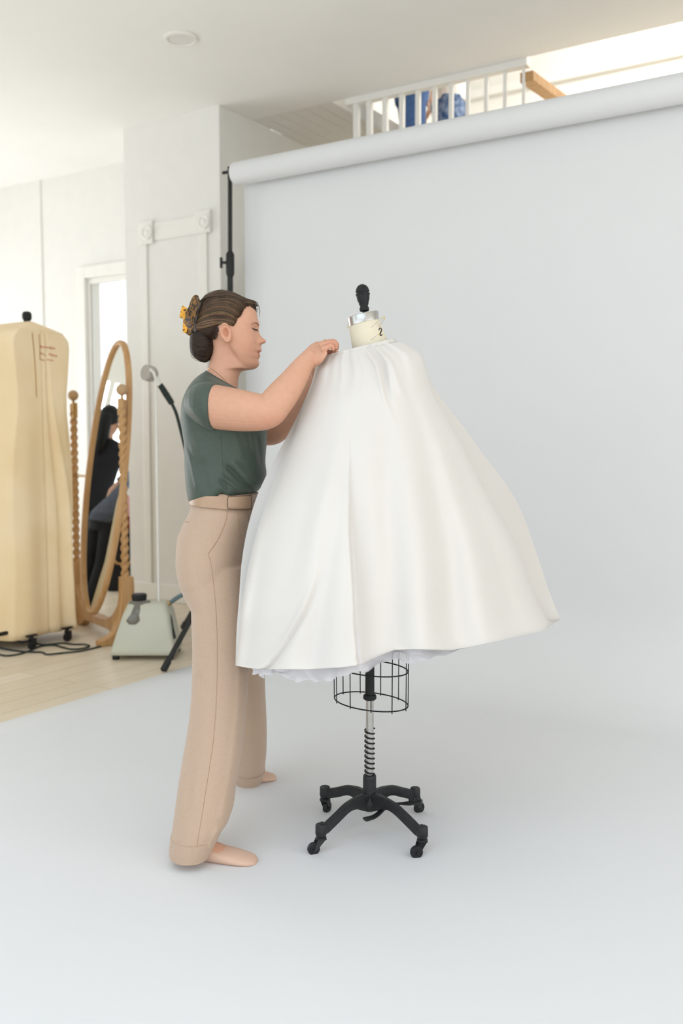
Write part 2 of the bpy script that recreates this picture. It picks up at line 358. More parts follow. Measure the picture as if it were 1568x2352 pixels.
# wall beyond the column, under the boarded soffit
struct('wall_return', MB().box((XC1-0.10, YB+0.151, 0), (XC1-0.002, 9.0, 5.4)), M['wall'], label='white return wall behind the backdrop stand')
xs = PY(760, 262, YS).x; mb = MB(); nb = 6
for i in range(nb):
    a = lerp(XC1, xs, i/nb); b = lerp(XC1, xs, (i+1)/nb); mb.box((a+0.0015, YS, ZC+0.005), (b-0.0015, 8.8, ZC+0.05))
mb.box((XC1, YS, ZC+0.02), (xs, 8.8, ZC+0.12)); struct('trim_5', mb, M['wall'], label='white boarded soffit above the paper roll')
# loft: low wall, floor, bright upper room
zl = 2.80
mb = MB(); mb.box((XC1, YS+0.02, 0), (XR, YS+0.14, zl)); struct('wall_loft', mb, M['wall'], label='white wall below the loft, behind the backdrop')
struct('trim_6', MB().box((XC1, YS+0.14, zl), (XR, 9.0, zl+0.06)), M['floor'], label='loft floor edge')
struct('wall_loft_back', MB().box((XC1, 8.9, zl), (XR, 9.0, 5.4)), M['wall2'], label='bright upper wall of the loft')
struct('trim_7', MB().box((XC1, 8.84, 4.62), (XR, 8.9, 4.70)), M['wall'], label='picture rail on the loft wall')
struct('wall_loft_right', MB().box((XR, YS, zl), (XR+0.1, 9.0, 5.4)), M['wall'])
struct('ceiling_loft', MB().box((XC1, YS-0.1, 5.4), (XR+0.1, 9.0, 5.5)), M['ceiling'])
struct('wall_loft_front', MB().box((XL, YS-0.12, ZC+0.12), (XR, YS-0.02, 5.4)), M['wall'], label='wall above the ceiling edge')
# tan beam along the loft opening
b0 = PY(1209, 176, YS+0.03); b1 = P(1330, 262, 6.7)
obj_b = obj('wood_beam', MB().bar(b0+(b0-b1).normalized()*0.0, b1, 0.085, 0.06), M['oak'], bevel=0.004)
tag(obj_b, 'tan wooden beam end above the white paper roll, right of the railing', 'beam')
# white spindle railing
xr0 = PY(800, 262, YS+0.05).x; xr1 = PY(1215, 180, YS+0.05).x; yr = YS+0.036
rl = thing('loft_railing', (lerp(xr0, xr1, .5), yr, zl+0.06), 'white spindle railing along the loft opening above the backdrop', 'railing')
obj('top_rail', MB().box((xr0, yr-0.034, 3.497), (xr1, yr+0.03, 3.565)), M['wall2'], rl, bevel=0.004)
obj('bottom_rail', MB().box((xr0, yr-0.03, zl+0.06), (xr1, yr+0.03, zl+0.11)), M['wall2'], rl, bevel=0.004)
for i, px in enumerate((819, 849, 885, 923, 960, 998, 1036, 1074, 1116, 1159, 1202)):
    x = PY(px, 260, yr).x; w = lerp(0.019, 0.010, i/10)
    obj('baluster', MB().box((x-w, yr-w, zl+0.11), (x+w, yr+w, 3.50)), M['wall2'], rl, bevel=0.003)
# recessed ceiling light
p = PF(415, 88, ZC)
dl = thing('ceiling_downlight', p, 'round white recessed ceiling light, switched off', 'ceiling light')
obj('trim_ring', MB().lathe([(0.078, 0), (0.098, 0), (0.096, -0.010), (0.080, -0.012), (0.076, -0.004)], 40, p, (0,0,1), caps=False), M['wall2'], dl)
obj('lens', MB().lathe([(0.076, -0.002), (0.076, -0.006), (0.0, -0.006)], 40, p), M['white_cloth'], dl)
# walls the photograph only sees in the mirror, with the windows the daylight comes through
def wall_with_window(name, wname, axis, at, thick, a0, a1, w0, w1, z0, z1, lab):
    def bx(mb, u0, u1, zz0, zz1, t0, t1):
        if axis == 'x': mb.box((min(at+t0, at+t1), u0, zz0), (max(at+t0, at+t1), u1, zz1))
        else: mb.box((u0, min(at+t0, at+t1), zz0), (u1, max(at+t0, at+t1), zz1))
    mb = MB(); bx(mb, a0, w0, 0, ZC, 0, thick); bx(mb, w1, a1, 0, ZC, 0, thick); bx(mb, w0, w1, z1, ZC, 0, thick); bx(mb, w0, w1, 0, z0, 0, thick)
    struct(name, mb, M['wall'])
    mb = MB(); f = 0.06; n = max(2, round((w1-w0)/1.25))
    bx(mb, w0, w1, z0, z0+f, 0, thick*0.6); bx(mb, w0, w1, z1-f, z1, 0, thick*0.6)
    for i in range(n+1):
        u = lerp(w0, w1-f, i/n); bx(mb, u, u+f, z0+f, z1-f, 0, thick*0.6)
    struct(wname, mb, M['wall2'], label=lab)
wall_with_window('wall_left', 'window_2', 'x', XL, -0.15, YF, YB, 1.9, 5.5, 0.12, 2.32, 'large white framed window in the left wall')
wall_with_window('wall_right', 'window_3', 'x', XR, 0.15, YF, YS, -1.8, 3.8, 0.4, 3.3, 'large window in the right wall')
wall_with_window('wall_front', 'window_4', 'y', YF, -0.15, XL, XR, -6.0, 1.6, 0.6, 3.3, 'wide window in the wall behind the camera')

# ------------------------------------------------------------------ paper backdrop
pl = P(541, 400, 5.2); RX0 = pl.x; RY, RZ = pl.y, pl.z; RX1 = 0.30; RR = 0.0625
YP = RY+RR; R0 = 0.45
sweep = thing('paper_backdrop', (RX0, RY, 0), 'white seamless paper backdrop on a high roll, swept out across the floor', 'backdrop')
prof = [(math.sin(a)*RR+RY, math.cos(a)*RR+RZ) for a in np.linspace(math.radians(60), math.radians(90), 6)]
prof += [(YP, RZ-0.1), (YP, 1.9), (YP, 1.2), (YP, R0+0.004)]
prof += [(YP-R0+R0*math.cos(a), R0+0.004-R0*math.sin(a)) for a in np.linspace(0.08, math.pi/2, 18)]
prof += [(y, 0.004) for y in (3.4, 3.0, 2.4, 1.8, 1.2, 0.8, 0.5)]
xs_ = np.linspace(RX0+0.012, RX1-0.012, 24)
rows = [[Vector((x, y, z)) for x in xs_] for y, z in prof]
obj('paper_sheet', MB().loft(rows, closed=False), M['paper'], sweep, angle=180, solid=0.0015)
mb = MB(); mb.lathe([(0.028, 0), (RR-0.002, 0), (RR, 0.003), (RR, RX1-RX0-0.003), (RR-0.002, RX1-RX0), (0.028, RX1-RX0)], 48, (RX0, RY, RZ), (1,0,0), caps=True)
obj('paper_roll', mb, M['paper'], sweep)
obj('cardboard_core', MB().lathe([(0.03, -0.012), (0.036, -0.012), (0.036, 0.01), (0.03, 0.01)], 32, (RX0, RY, RZ), (1,0,0), caps=True), M['oak'], sweep)
# stands
def backdrop_stand(x, lean, feet, label):
    base = Vector((x+lean, RY+0.03, 0)); top = Vector((x, RY, RZ))
    st = thing('backdrop_stand', base, label, 'light stand', 'stands carrying the paper roll')
    at = lambda z: base.lerp(top, z/RZ)
    z1 = 1.195+(1017-603)/2150*5.25
    obj('lower_pole', MB().tube([at(0.10), at(z1)], 0.0165, 16), M['black'], st)
    obj('upper_pole', MB().tube([at(z1), at(RZ)], 0.0125, 16), M['black'], st)
    mb = MB(); mb.tube([at(z1-0.075), at(z1-0.06), at(z1+0.045), at(z1+0.06)], [0.019, 0.024, 0.024, 0.016], 16); obj('clamp_collar', mb, M['black'], st)
    k = obj('clamp_knob', MB().tube([at(z1), at(z1)-RGT*0.05], 0.008, 10).tube([at(z1)-RGT*0.05+ZV*0.028, at(z1)-RGT*0.05-ZV*0.03], 0.008, 10), M['black'], st)
    mb = MB(); mb.tube([top+Vector((0,0,-0.02)), top+Vector((0,0,0.045))], 0.014, 12); mb.tube([top+Vector((-0.05,0,0.02)), top+Vector((0.03,0,0.02))], 0.009, 10); mb.tube([top, top+Vector((0.09,0,0))], 0.02, 12)
    obj('roll_holder', mb, M['black'], st)
    zc = 0.60; obj('leg_collar', MB().tube([at(zc-0.05), at(zc+0.05)], 0.028, 16), M['black'], st)
    obj('brace_collar', MB().tube([at(0.20), at(0.26)], 0.025, 16), M['black'], st)
    for f in feet:
        f = Vector(f); f.z = 0.012
        lg = obj('leg', MB().bar(at(zc), f, 0.024, 0.016), M['black'], st)
        obj('rubber_foot', MB().bar(f+(at(zc)-f).normalized()*0.06, f, 0.03, 0.022), M['rubber'], lg)
        obj('brace', MB().bar(at(0.23), f.lerp(at(zc), 0.42), 0.022, 0.008), M['black'], st)
f1 = PF(375, 1545); bb = Vector((RX0-0.04-0.05, RY+0.03, 0)); v = f1-bb; v.z = 0
rot = lambda v, a: Vector((v.x*math.cos(a)-v.y*math.sin(a), v.x*math.sin(a)+v.y*math.cos(a), 0))
backdrop_stand(RX0-0.04, -0.05, [bb+rot(v, a) for a in (0, 2.1, -2.1)], 'black tripod stand holding the left end of the paper roll')
bb2 = Vector((RX1+0.04, RY+0.03, 0)); v2 = Vector((0.5, -0.35, 0))
backdrop_stand(RX1+0.04, 0.0, [bb2+rot(v2, a) for a in (0, 2.1, -2.1)], 'black tripod stand at the far right end of the paper roll')
# ------------------------------------------------------------------ dress form
DF = 2.88
base0 = PF(850, 1905); base0 = Vector((P(850, 1900, DF).x, P(850, 1900, DF).y, 0))
form = thing('dress_form', base0, 'dress form on a black cast iron wheeled base with a wire cage hem', 'dress form')
def at_form(px, py): return P(px, py, DF)
# neck frame (leans to the left)
n0, n1 = P(846, 795, DF), P(833.5, 721.5, DF)
nax = (n1-n0).normalized(); nsd = (RGT-nax*RGT.dot(nax)).normalized(); ndp = nax.cross(nsd); S = DF/FPX
def nring(px0, py0, px1, py1, hw, n=40):
    """ring through the left and right silhouette pixels, half depth hw"""
    a, b = P(px0, py0, DF), P(px1, py1, DF); c = (a+b)/2; h = (b-a)/2
    return [c+h*math.cos(2*math.pi*k/n)+DEP*hw*math.sin(2*math.pi*k/n) for k in range(n)]
rings = [nring(815, 822, 905, 800, .055), nring(809, 800, 889, 781, .050), nring(806, 782, 882, 764, .047), nring(803, 764, 877, 748, .045), nring(801.5, 752, 871, 735, .044), nring(801.5, 746, 869, 730, .043)]
obj('neck', MB().loft(rings), M['linen'], form)
neck_bvh = bvh_of(MB().loft(rings))
rings = [nring(800.5, 751, 870.5, 734, .0455), nring(797, 732.5, 868.5, 715.5, .0455), nring(798, 731, 867.5, 714.5, .0445), nring(820, 724.8, 846, 718.5, .016)]
obj('neck_cap', MB().loft(rings), M['chrome'], form, angle=35)
f0 = P(837.5, 721, DF); f1 = P(830.5, 652.7, DF); fa = (f1-f0).normalized(); q = (f1-f0).length/69.0
prof = [(9, 0), (9, 1.5), (5, 2.5), (5, 6), (10, 6.5), (11, 8), (11, 14), (9.3, 16), (9.3, 19), (11, 22), (11.5, 26), (14, 32), (15.3, 41), (15.3, 43), (16.6, 44.5), (16.6, 46.5), (14.4, 48), (14.8, 50), (16.2, 51.5), (16.2, 53), (15.4, 54.5), (13.8, 60), (10, 65), (5, 68), (0.2, 69)]
obj('finial', MB().lathe([(r*q, h*q) for r, h in prof], 32, f0, fa), M['rubber'], form, angle=60)
# the stuffed body (mostly under the skirt)
def tring(py, xl, xr, hw, n=36, tilt=0):
    c = P((xl+xr)/2, py, DF); a = (xr-xl)/2*S
    return [c+RGT*a*math.cos(2*math.pi*k/n)+ZV*tilt*math.cos(2*math.pi*k/n)+DEP*hw*math.sin(2*math.pi*k/n) for k in range(n)]
body_rows = [(803, 818, 892, .052, .02), (822, 800, 905, .062, .015), (845, 790, 910, .078, .01), (880, 778, 914, .10, 0), (950, 765, 918, .13, 0), (1030, 768, 914, .14, 0), (1130, 798, 902, .115, 0), (1220, 782, 926, .14, 0), (1320, 770, 934, .16, 0), (1400, 770, 934, .165, 0)]
form_body = MB().loft([tring(*r[:4], tilt=r[4]) for r in body_rows]); obj('torso', form_body, M['linen'], form)
# wire cage
cage = MB()
wa = (RGT-DEP).normalized(); wb = (RGT+DEP).normalized(); RA, RB = .131, .088
c0 = P(851, 1611, DF); c1 = P(851, 1534, DF); c2 = P(851, 1410, DF)
cp_ = lambda c, a, k=1.0: c+wa*RA*k*math.cos(a)+wb*RB*k*math.sin(a)
mbc = MB()
for c in (c0, c1): mbc.torus(c, (0,0,1), RA, .0021, 64, 8, ax2=wa, R2=RB)
obj('cage_hoop', MB().torus(c0, (0,0,1), RA, .0021, 64, 8, ax2=wa, R2=RB), M['rubber'], form)
obj('cage_hoop', MB().torus(c1, (0,0,1), RA, .0021, 64, 8, ax2=wa, R2=RB), M['rubber'], form)
for i in range(11):
    a = 2*math.pi*(i+0.25)/11; e = cp_(c0, a, 1.02)
    pts = [cp_(c2, a, 1.05), cp_(c1, a, 1.03), e]
    obj('cage_wire', MB().tube(pts+[e+ZV*-.006], .0017, 6), M['rubber'], form)
# pole, sleeve, spring
X0, Y0 = P(849, 1600, DF).x, P(849, 1600, DF).y
def zat(py, d=DF): return P(849, py, d).z
def ax(z): return Vector((X0, Y0, z))
obj('sleeve', MB().lathe([(.0135, zat(1400)), (.0142, zat(1594)), (.0195, zat(1596)), (.0205, zat(1600)), (.0205, zat(1604)), (.017, zat(1607)), (.013, zat(1607.5))], 24, (X0, Y0, 0)), M['rubber'], form)
obj('pole', MB().lathe([(.0118, zat(1600)), (.0122, zat(1700)), (.0122, zat(1792))], 24, (X0, Y0, 0)), M['chrome'], form)
za, zb = zat(1675), zat(1781); turns = 9
pts = []
for i in range(turns*20+1):
    t = i/(turns*20); tt = t if t > .06 else t*.55; a = 2*math.pi*turns*t; pts.append(Vector((X0, Y0, za+(zb-za)*tt))+RGT*.0150*math.cos(a)+DEP*.0150*math.sin(a))
obj('spring', MB().tube(pts, .0021, 7), M['rubber'], form)
# hub and four cast legs
obj('hub', MB().lathe([(.0165, zat(1783)), (.0195, zat(1785)), (.0205, zat(1790)), (.0205, zat(1822)), (.025, zat(1836)), (.034, zat(1848)), (.030, zat(1862)), (.018, zat(1868))], 28, (X0, Y0, 0)), M['iron'], form, angle=50)
ends = {'nl': ((737, 1906), 2.735), 'nr': ((969.5, 1911), 2.735), 'fl': ((746, 1818), 3.03), 'fr': ((953, 1821), 3.03)}
toes = {'nl': (720, 1963), 'nr': (956, 1971), 'fl': (751, 1866), 'fr': (962, 1867)}
for k, ((px, py), d) in ends.items():
    e = P(px, py, d); h = Vector((X0, Y0, zat(1845))); hd = Vector((e.x-h.x, e.y-h.y, 0)); L = hd.length; hd.normalize()
    pts = [h+hd*L*t+ZV*dz for t, dz in ((0.0, 0), (.14, .004), (.30, .012), (.48, .010), (.66, -.004), (.82, -.022), (.93, -.036), (1.0, e.z-h.z+.002))]
    # keep the arc ending at the socket height
    zend = e.z-h.z; pts = [Vector((p.x, p.y, h.z+(p.z-h.z)*(1 if t < .5 else lerp(1, zend/(-.036) if zend < 0 else 1, sstep(.5, 1, t))))) for p, t in zip(pts, (0, .14, .3, .48, .66, .82, .93, 1.0))]
    pp = [Vector(p) for p in catmull([tuple(p) for p in pts], 5)]
    sd = hd.cross(ZV); rr = []
    for i, p in enumerate(pp):
        t = i/(len(pp)-1); w = lerp(.016, .0095, sstep(0, .35, t)); hh = lerp(.030, .0150, sstep(0, .4, t))
        tg = (pp[min(i+1, len(pp)-1)]-pp[max(i-1, 0)]).normalized(); up = sd.cross(tg); up = up if up.z > 0 else -up
        rr.append([p+sd*w*x+up*hh*y for x, y in ((-1,-.8),(-.8,-1),(.8,-1),(1,-.8),(1,.75),(.55,1),(-.55,1),(-1,.75))])
    lg = obj('leg', MB().loft(rr), M['iron'], form, angle=35)
    obj('socket', MB().lathe([(.004, .016), (.0145, .017), (.0165, .0145), (.0170, -.010), (.0150, -.0165), (.006, -.017)], 24, e, ZV).lathe([(.0035, .0172), (.0035, .0165), (0, .0165)], 10, e, ZV), M['iron'], lg)
    # caster
    tx, ty = toes[k]; cpt = PF(tx, ty); RW = .0182; wc = cpt+ZV*RW
    fd = Vector((wc.x-e.x, wc.y-e.y, 0)); fd = fd.normalized() if fd.length > .004 else RGT
    wax = {'nl': (DEP*-.9+RGT*.35), 'nr': (DEP*-.92+RGT*.2), 'fl': (RGT*.85+DEP*-.5), 'fr': (DEP*-.8+RGT*.5)}[k].normalized()
    stem = Vector((e.x, e.y, e.z-.016))
    cs = MB().lathe([(.009, 0), (.011, -.003), (.016, -.006), (.016, -.010), (.008, -.012)], 20, stem, ZV)
    for sgn in (-1, 1):
        o_ = wax*.0105*sgn; f_ = (wc-stem); f_.z = 0
        fdir = ZV.cross(wax)
        poly = [stem+o_+fdir*.012+ZV*-.009, stem+o_-fdir*.012+ZV*-.009, wc+o_-fdir*.0055+ZV*-.003, wc+o_+ZV*-.007, wc+o_+fdir*.0055+ZV*-.003]
        cs.prism(poly, wax*.002*sgn)
    cs.obox(stem+ZV*-.010, ZV.cross(wax), wax, ZV, .013, .0125, .0016)
    cs.tube([wc-wax*.0135, wc+wax*.0135], .0028, 10)
    co = obj('caster', cs, M['iron'], form, angle=35)
    obj('wheel', MB().lathe([(.004, -.0075), (RW-.006, -.0075), (RW-.002, -.0072), (RW, -.005), (RW, .005), (RW-.002, .0072), (RW-.006, .0075), (.004, .0075)], 28, wc, wax), M['rubber'], co, angle=40)
# foot pedal
pp = catmull([tuple(P(839, 1882, 2.80)), tuple(P(862, 1874, 2.83)), tuple(P(890, 1850, 2.92)), tuple(P(912, 1846, 2.97)), tuple(P(940, 1845, 2.955)), tuple(P(968, 1841, 2.945))], 6); pp = [Vector(p) for p in pp]
pd = obj('foot_pedal', MB().tube(pp, [lerp(.013, .009, sstep(0, .3, i/30)) if i < 15 else lerp(.009, .017, sstep(18, 26, i)) for i in range(len(pp))], 14, flat=.42, up=(0,0,1)), M['iron'], form)
mb = MB()
for i in range(5):
    c = pp[-7].lerp(pp[-1], i/4.6)+ZV*.008; mb.obox(c, (pp[-1]-pp[-7]).normalized(), DEP, ZV, .0022, .013, .0035)
obj('pedal_tread', mb, M['rubber'], pd)
# size number printed on the neck
mb = MB(); two = catmull([(869.6, 758.5), (870.8, 754.8), (873.4, 753.6), (875.2, 756.2), (874.9, 760.3), (873.0, 765.5), (872.0, 769.6)], 5)+catmull([(872.0, 769.6), (874.5, 770.6), (877.2, 768.6)], 3)
pts = [hit(neck_bvh, x, y, .0006) or P(x, y, DF-.02) for x, y in two]
mb.tube(pts, [.0012+.0006*math.sin(math.pi*i/len(pts)) for i in range(len(pts))], 6); obj('size_number', mb, M['ink'], form, label='black handwritten number 2')
# pins
def pin(hx, hy, tx, ty, dh, dt, label, group=None):
    a = P(hx, hy, dh); b = hit(neck_bvh, tx, ty) or P(tx, ty, dt)
    t = thing('dressmaking_pin', b, label, 'pin', group)
    obj('shaft', MB().tube([b-(a-b)*.15, a], .0006, 6), M['steel'], t); obj('pinhead', MB().ball(a, .0021, 12, 8), M['yellowpin'], t)
g = 'yellow headed pins in the dress form neck'
pin(876.2, 730.4, 853, 752, DF-.065, DF-.04, 'yellow headed pin in the dress form neck, leftmost of the three on its right', g)
pin(881.5, 728, 868, 750, DF-.045, DF-.02, 'yellow headed pin at the dress form neck, uppermost and furthest right', g)
pin(882.5, 731.6, 870.5, 752, DF-.04, DF-.015, 'yellow headed pin at the dress form neck, lower one of the pair on the right', g)
pin(870.0, 766.5, 851, 781, DF-.060, DF-.04, 'yellow headed pin just left of the handwritten number on the dress form neck', g)
pin(798.2, 753, 800.5, 738, DF-.02, DF-.01, 'small yellow headed pin hanging under the metal cap, left edge of the dress form neck', g)

# ------------------------------------------------------------------ skirt on the form
LT = [(817, 741), (830, 733), (845, 725), (880, 715), (940, 690), (1000, 660), (1075, 620), (1140, 590), (1215, 568), (1290, 555), (1370, 549), (1450, 543), (1528, 540.5)]
RT = [(783, 913), (795, 941), (812, 966), (870, 986), (905, 1006), (975, 1060), (1045, 1110), (1110, 1160), (1170, 1195), (1250, 1225), (1310, 1245), (1345, 1256), (1385, 1271), (1422, 1286)]
HEM = [(541, 1528), (570, 1534), (620, 1537), (700, 1537), (780, 1533), (822, 1528), (830, 1526), (850, 1515), (870, 1505), (905, 1492), (960, 1491), (1040, 1492), (1100, 1481), (1210, 1456), (1255, 1446), (1286, 1422)]
FOLDX = [(830, 806), (900, 802), (1000, 802), (1130, 801), (1280, 812), (1440, 820), (1528, 823)]
def arc_table(T):
    L = [0]
    for (y0, x0), (y1, x1) in zip(T, T[1:]): L.append(L[-1]+math.hypot(y1-y0, x1-x0))
    return [(l/L[-1], y) for l, (y, x) in zip(L, T)], [(l/L[-1], x) for l, (y, x) in zip(L, T)]
LY, LX = arc_table(LT); RY_, RX_ = arc_table(RT)
BT = [(0, .070), (.06, .115), (.15, .17), (.4, .26), (.7, .32), (1, .35)]
rnd = random.Random(3); gath = [rnd.uniform(0, 6.28) for _ in range(6)]
# soft cone folds on the near side: (position at the top, position at the hem, width, amplitude towards the camera)
FOLDS = [(.34, .17, .055, .014), (.42, .24, .040, -.010), (.62, .50, .055, -.022), (.74, .60, .070, .024), (.86, .70, .055, -.020), (.92, .80, .060, .020), (.97, .90, .045, -.014)]
FAR = [(.2, .2, .06, .05), (.45, .42, .07, .06), (.7, .72, .07, .05)]
def skirt_pt(t, th, off=0.0, hem_extra=0.0):
    lx, ly, rx, ry = stab(LX, t), stab(LY, t), stab(RX_, t), stab(RY_, t)
    c = math.cos(th); sn = math.sin(th); s = (1-c)/2                     # s: 0 left .. 1 right
    near = sn >= 0
    px = lerp(lx, rx, s); line = lerp(ly, ry, s); b = tab(BT, t)-off
    dl = lerp(2.885, 2.70, sstep(0, .75, t)); dr = lerp(2.875, 3.0, sstep(0, .8, t))
    d = lerp(dl, dr, s); py = line
    env = abs(sn)**.8
    if near:
        d -= b*abs(sn)**.85
        for s0, s1, w, a in FOLDS:
            q = lerp(s0, s1, sstep(0, 1, t)); d -= a*1.25*gauss(s, q, w)*sstep(.03, .8, t)*min(1, env*1.6)
        fx = tab(FOLDX, py); k = (fx-lx)/(rx-lx)                          # the sharp lapped fold
        amp = .055*sstep(.22, .8, t)
        d -= amp*(1-sstep(k, k+.007, s))*sstep(k-.22, k, s)
        d += amp*.55*(sstep(k, k+.007, s))*(1-sstep(k+.01, k+.13, s))
        cxl = tab([(1120, 752), (1210, 735), (1290, 700), (1360, 664), (1440, 630), (1530, 603)], py); d += .010*gauss(px, cxl+3, 7)*sstep(.55, .72, t)-.010*gauss(px, cxl-8, 9)*sstep(.55, .72, t)
        py += (tab(HEM, px)-line)*t**2.2
        g = sum(math.sin(s*f+gath[i]) for i, f in enumerate((27, 41, 63)))
        d -= .0026*g*gauss(t, .04, .085)*env
        # creases where the cloth is gathered on the right shoulder
        d -= .012*gauss(s, .60+.5*(t-.1), .022)*gauss(t, .11, .09)-.012*gauss(s, .655+.3*(t-.1), .02)*gauss(t, .12, .07)
        d -= .010*gauss(s, .73+.6*(t-.1), .03)*gauss(t, .10, .07)
    else:
        d += b*abs(sn)**.9
        for s0, s1, w, a in FAR: d += a*gauss(s, s0, w)*t*env
        py -= 10*t*abs(sn)
    py += hem_extra
    if off: px = lerp(px, (lx+rx)/2, off*1.6)
    return P(px, py, d)
NT, NA = 100, 520
def th_of(k):                                                          # crowd columns round the lapped fold
    return 2*math.pi*k/NA
rings = [[skirt_pt(i/NT, th_of(k)) for k in range(NA)] for i in range(NT+1)]
sk0 = sum(rings[-1], Vector())/NA
skirt = thing('skirt', (sk0.x, sk0.y, sk0.z), 'full ivory white skirt draped over the dress form, hitched up to its neck', 'skirt')
obj('skirt_panel', MB().loft(rings, False, False), M['skirt'], skirt, angle=180, solid=.0012)
# waistband sits at the gathered top
def band_pt(v, th, out):
    p = skirt_pt(0.0, th); q0 = proj(p); c = math.cos(th); s = (1-c)/2
    dx = lerp(-2, 1.5, s)*out; up = lerp(13, 9, s)
    d = q0[2]+(-.004*out if math.sin(th) >= 0 else .004*out)
    return P(q0[0]+dx+lerp(7, -9, s)*v+0, q0[1]+lerp(14, 10, s)-v*lerp(15, 17, s), d)
nb = 120
ro = [[band_pt(v, 2*math.pi*k/nb, 1) for k in range(nb)] for v in (0, .35, .7, 1)]
ri = [[band_pt(v, 2*math.pi*k/nb, -.2) for k in range(nb)] for v in (1, .5, 0)]
obj('waistband', MB().loft(ro+ri, False, False), M['band'], skirt, angle=60)
# tulle underskirt with a frilled edge below the hem
def tulle_pt(i, n, th, layer):
    t = lerp(.55, 1.0, i/n); e = (i/n)**2
    ex = (13+5*layer)*e+7*e*math.sin(7*th+layer*2)+4*e*math.sin(19*th+layer)+2.5*e*math.sin(43*th)
    if math.sin(th) > 0:
        s = (1-math.cos(th))/2; ex += -18*e*sstep(.62, .75, s)+6*e*gauss(s, .2, .08)+5*e*gauss(s, .5, .08)
    return skirt_pt(t, th, .07+.03*layer+.012*e*math.sin(31*th), ex)
for layer in (0, 1):
    obj('tulle_underskirt', MB().loft([[tulle_pt(i, 24, 2*math.pi*k/300, layer) for k in range(300)] for i in range(25)], False, False), M['tulle'], skirt, angle=180)
# ------------------------------------------------------------------ the woman
DW = 2.98
wbase = (PF(500, 1985)+PF(590, 1790))/2; wbase.z = 0
woman = thing('person', wbase, 'woman in sage blouse and beige trousers adjusting the white skirt, hair in a tortoiseshell clip', 'person')
def hring(yl, xl, yr, xr, dc, hw, n=48, e=2.0, dl=0.0, dr=0.0):
    """level-ish ring through the back (xl,yl) and front (xr,yr) silhouette pixels, half depth hw, superellipse exponent e"""
    a, b = P(xl, yl, dc+dl), P(xr, yr, dc+dr); c = (a+b)/2; h = (b-a)/2; out = []
    for k in range(n):
        t = 2*math.pi*k/n; cc, ss = math.cos(t), math.sin(t)
        out.append(c+h*math.copysign(abs(cc)**(2/e), cc)+DEP*hw*math.copysign(abs(ss)**(2/e), ss))
    return out
SH = DW/FPX
# ---- head: one ring per row, from profile tables (pixel rows)
FRONT = [(676, 528), (680, 552), (686, 566), (694, 576), (704, 583), (714, 587.5), (720, 589.4), (731, 591.8), (741, 594.6), (747, 595.6), (752, 594.8), (756, 594.0), (760, 594.4), (764, 595.4), (771, 598.8), (776, 603.4), (780, 608.6), (783, 610.9), (785, 610.4), (787.5, 608.2), (790, 602.4), (792.5, 599.6), (796, 598.6), (801, 599.9), (804.5, 600.9), (807, 599.6), (809.5, 596.2), (811, 594.6), (812.5, 595.4), (815, 597.0), (818, 597.8), (821, 596.6), (824, 594.0), (826.5, 592.9), (830, 594.0), (834, 594.9), (838, 594.6), (842, 592.2), (845.5, 588.4), (848, 582), (849.2, 574), (850, 566), (851.2, 559), (854, 554), (860, 550.2), (868, 548), (880, 546.6), (895, 546), (915, 548)]
FACE = [(676, 528), (680, 552), (686, 566), (694, 576), (704, 583), (714, 587.5), (720, 589.4), (731, 591.2), (741, 592.6), (747, 592.2), (756, 590.4), (764, 590.2), (776, 591), (787, 592.6), (796, 594.2), (804, 594.6), (811, 593.4), (818, 593.2), (826, 592.0), (834, 592.8), (838, 592.2), (842, 589.6), (845.5, 585.6), (848, 580), (849.2, 572), (850, 565), (851.2, 559), (854, 554), (860, 550.2), (868, 548), (880, 546.6), (895, 546), (915, 548)]
BACK = [(676, 500), (680, 488), (690, 476), (705, 467), (725, 464), (745, 467), (762, 474), (780, 481), (800, 484), (820, 483.5), (840, 480), (855, 475), (875, 468), (895, 462), (915, 458)]
WID = [(676, .014), (680, .038), (686, .054), (696, .066), (710, .0735), (730, .077), (750, .077), (770, .0745), (790, .0705), (805, .0665), (820, .0605), (832, .0535), (840, .0475), (846, .043), (849, .046), (853, .0485), (862, .0505), (880, .055), (900, .062), (915, .066)]
JAW = [(770, 528), (786, 531), (801, 536.5), (818, 547.5), (835, 558.5), (845, 566), (849, 570)]
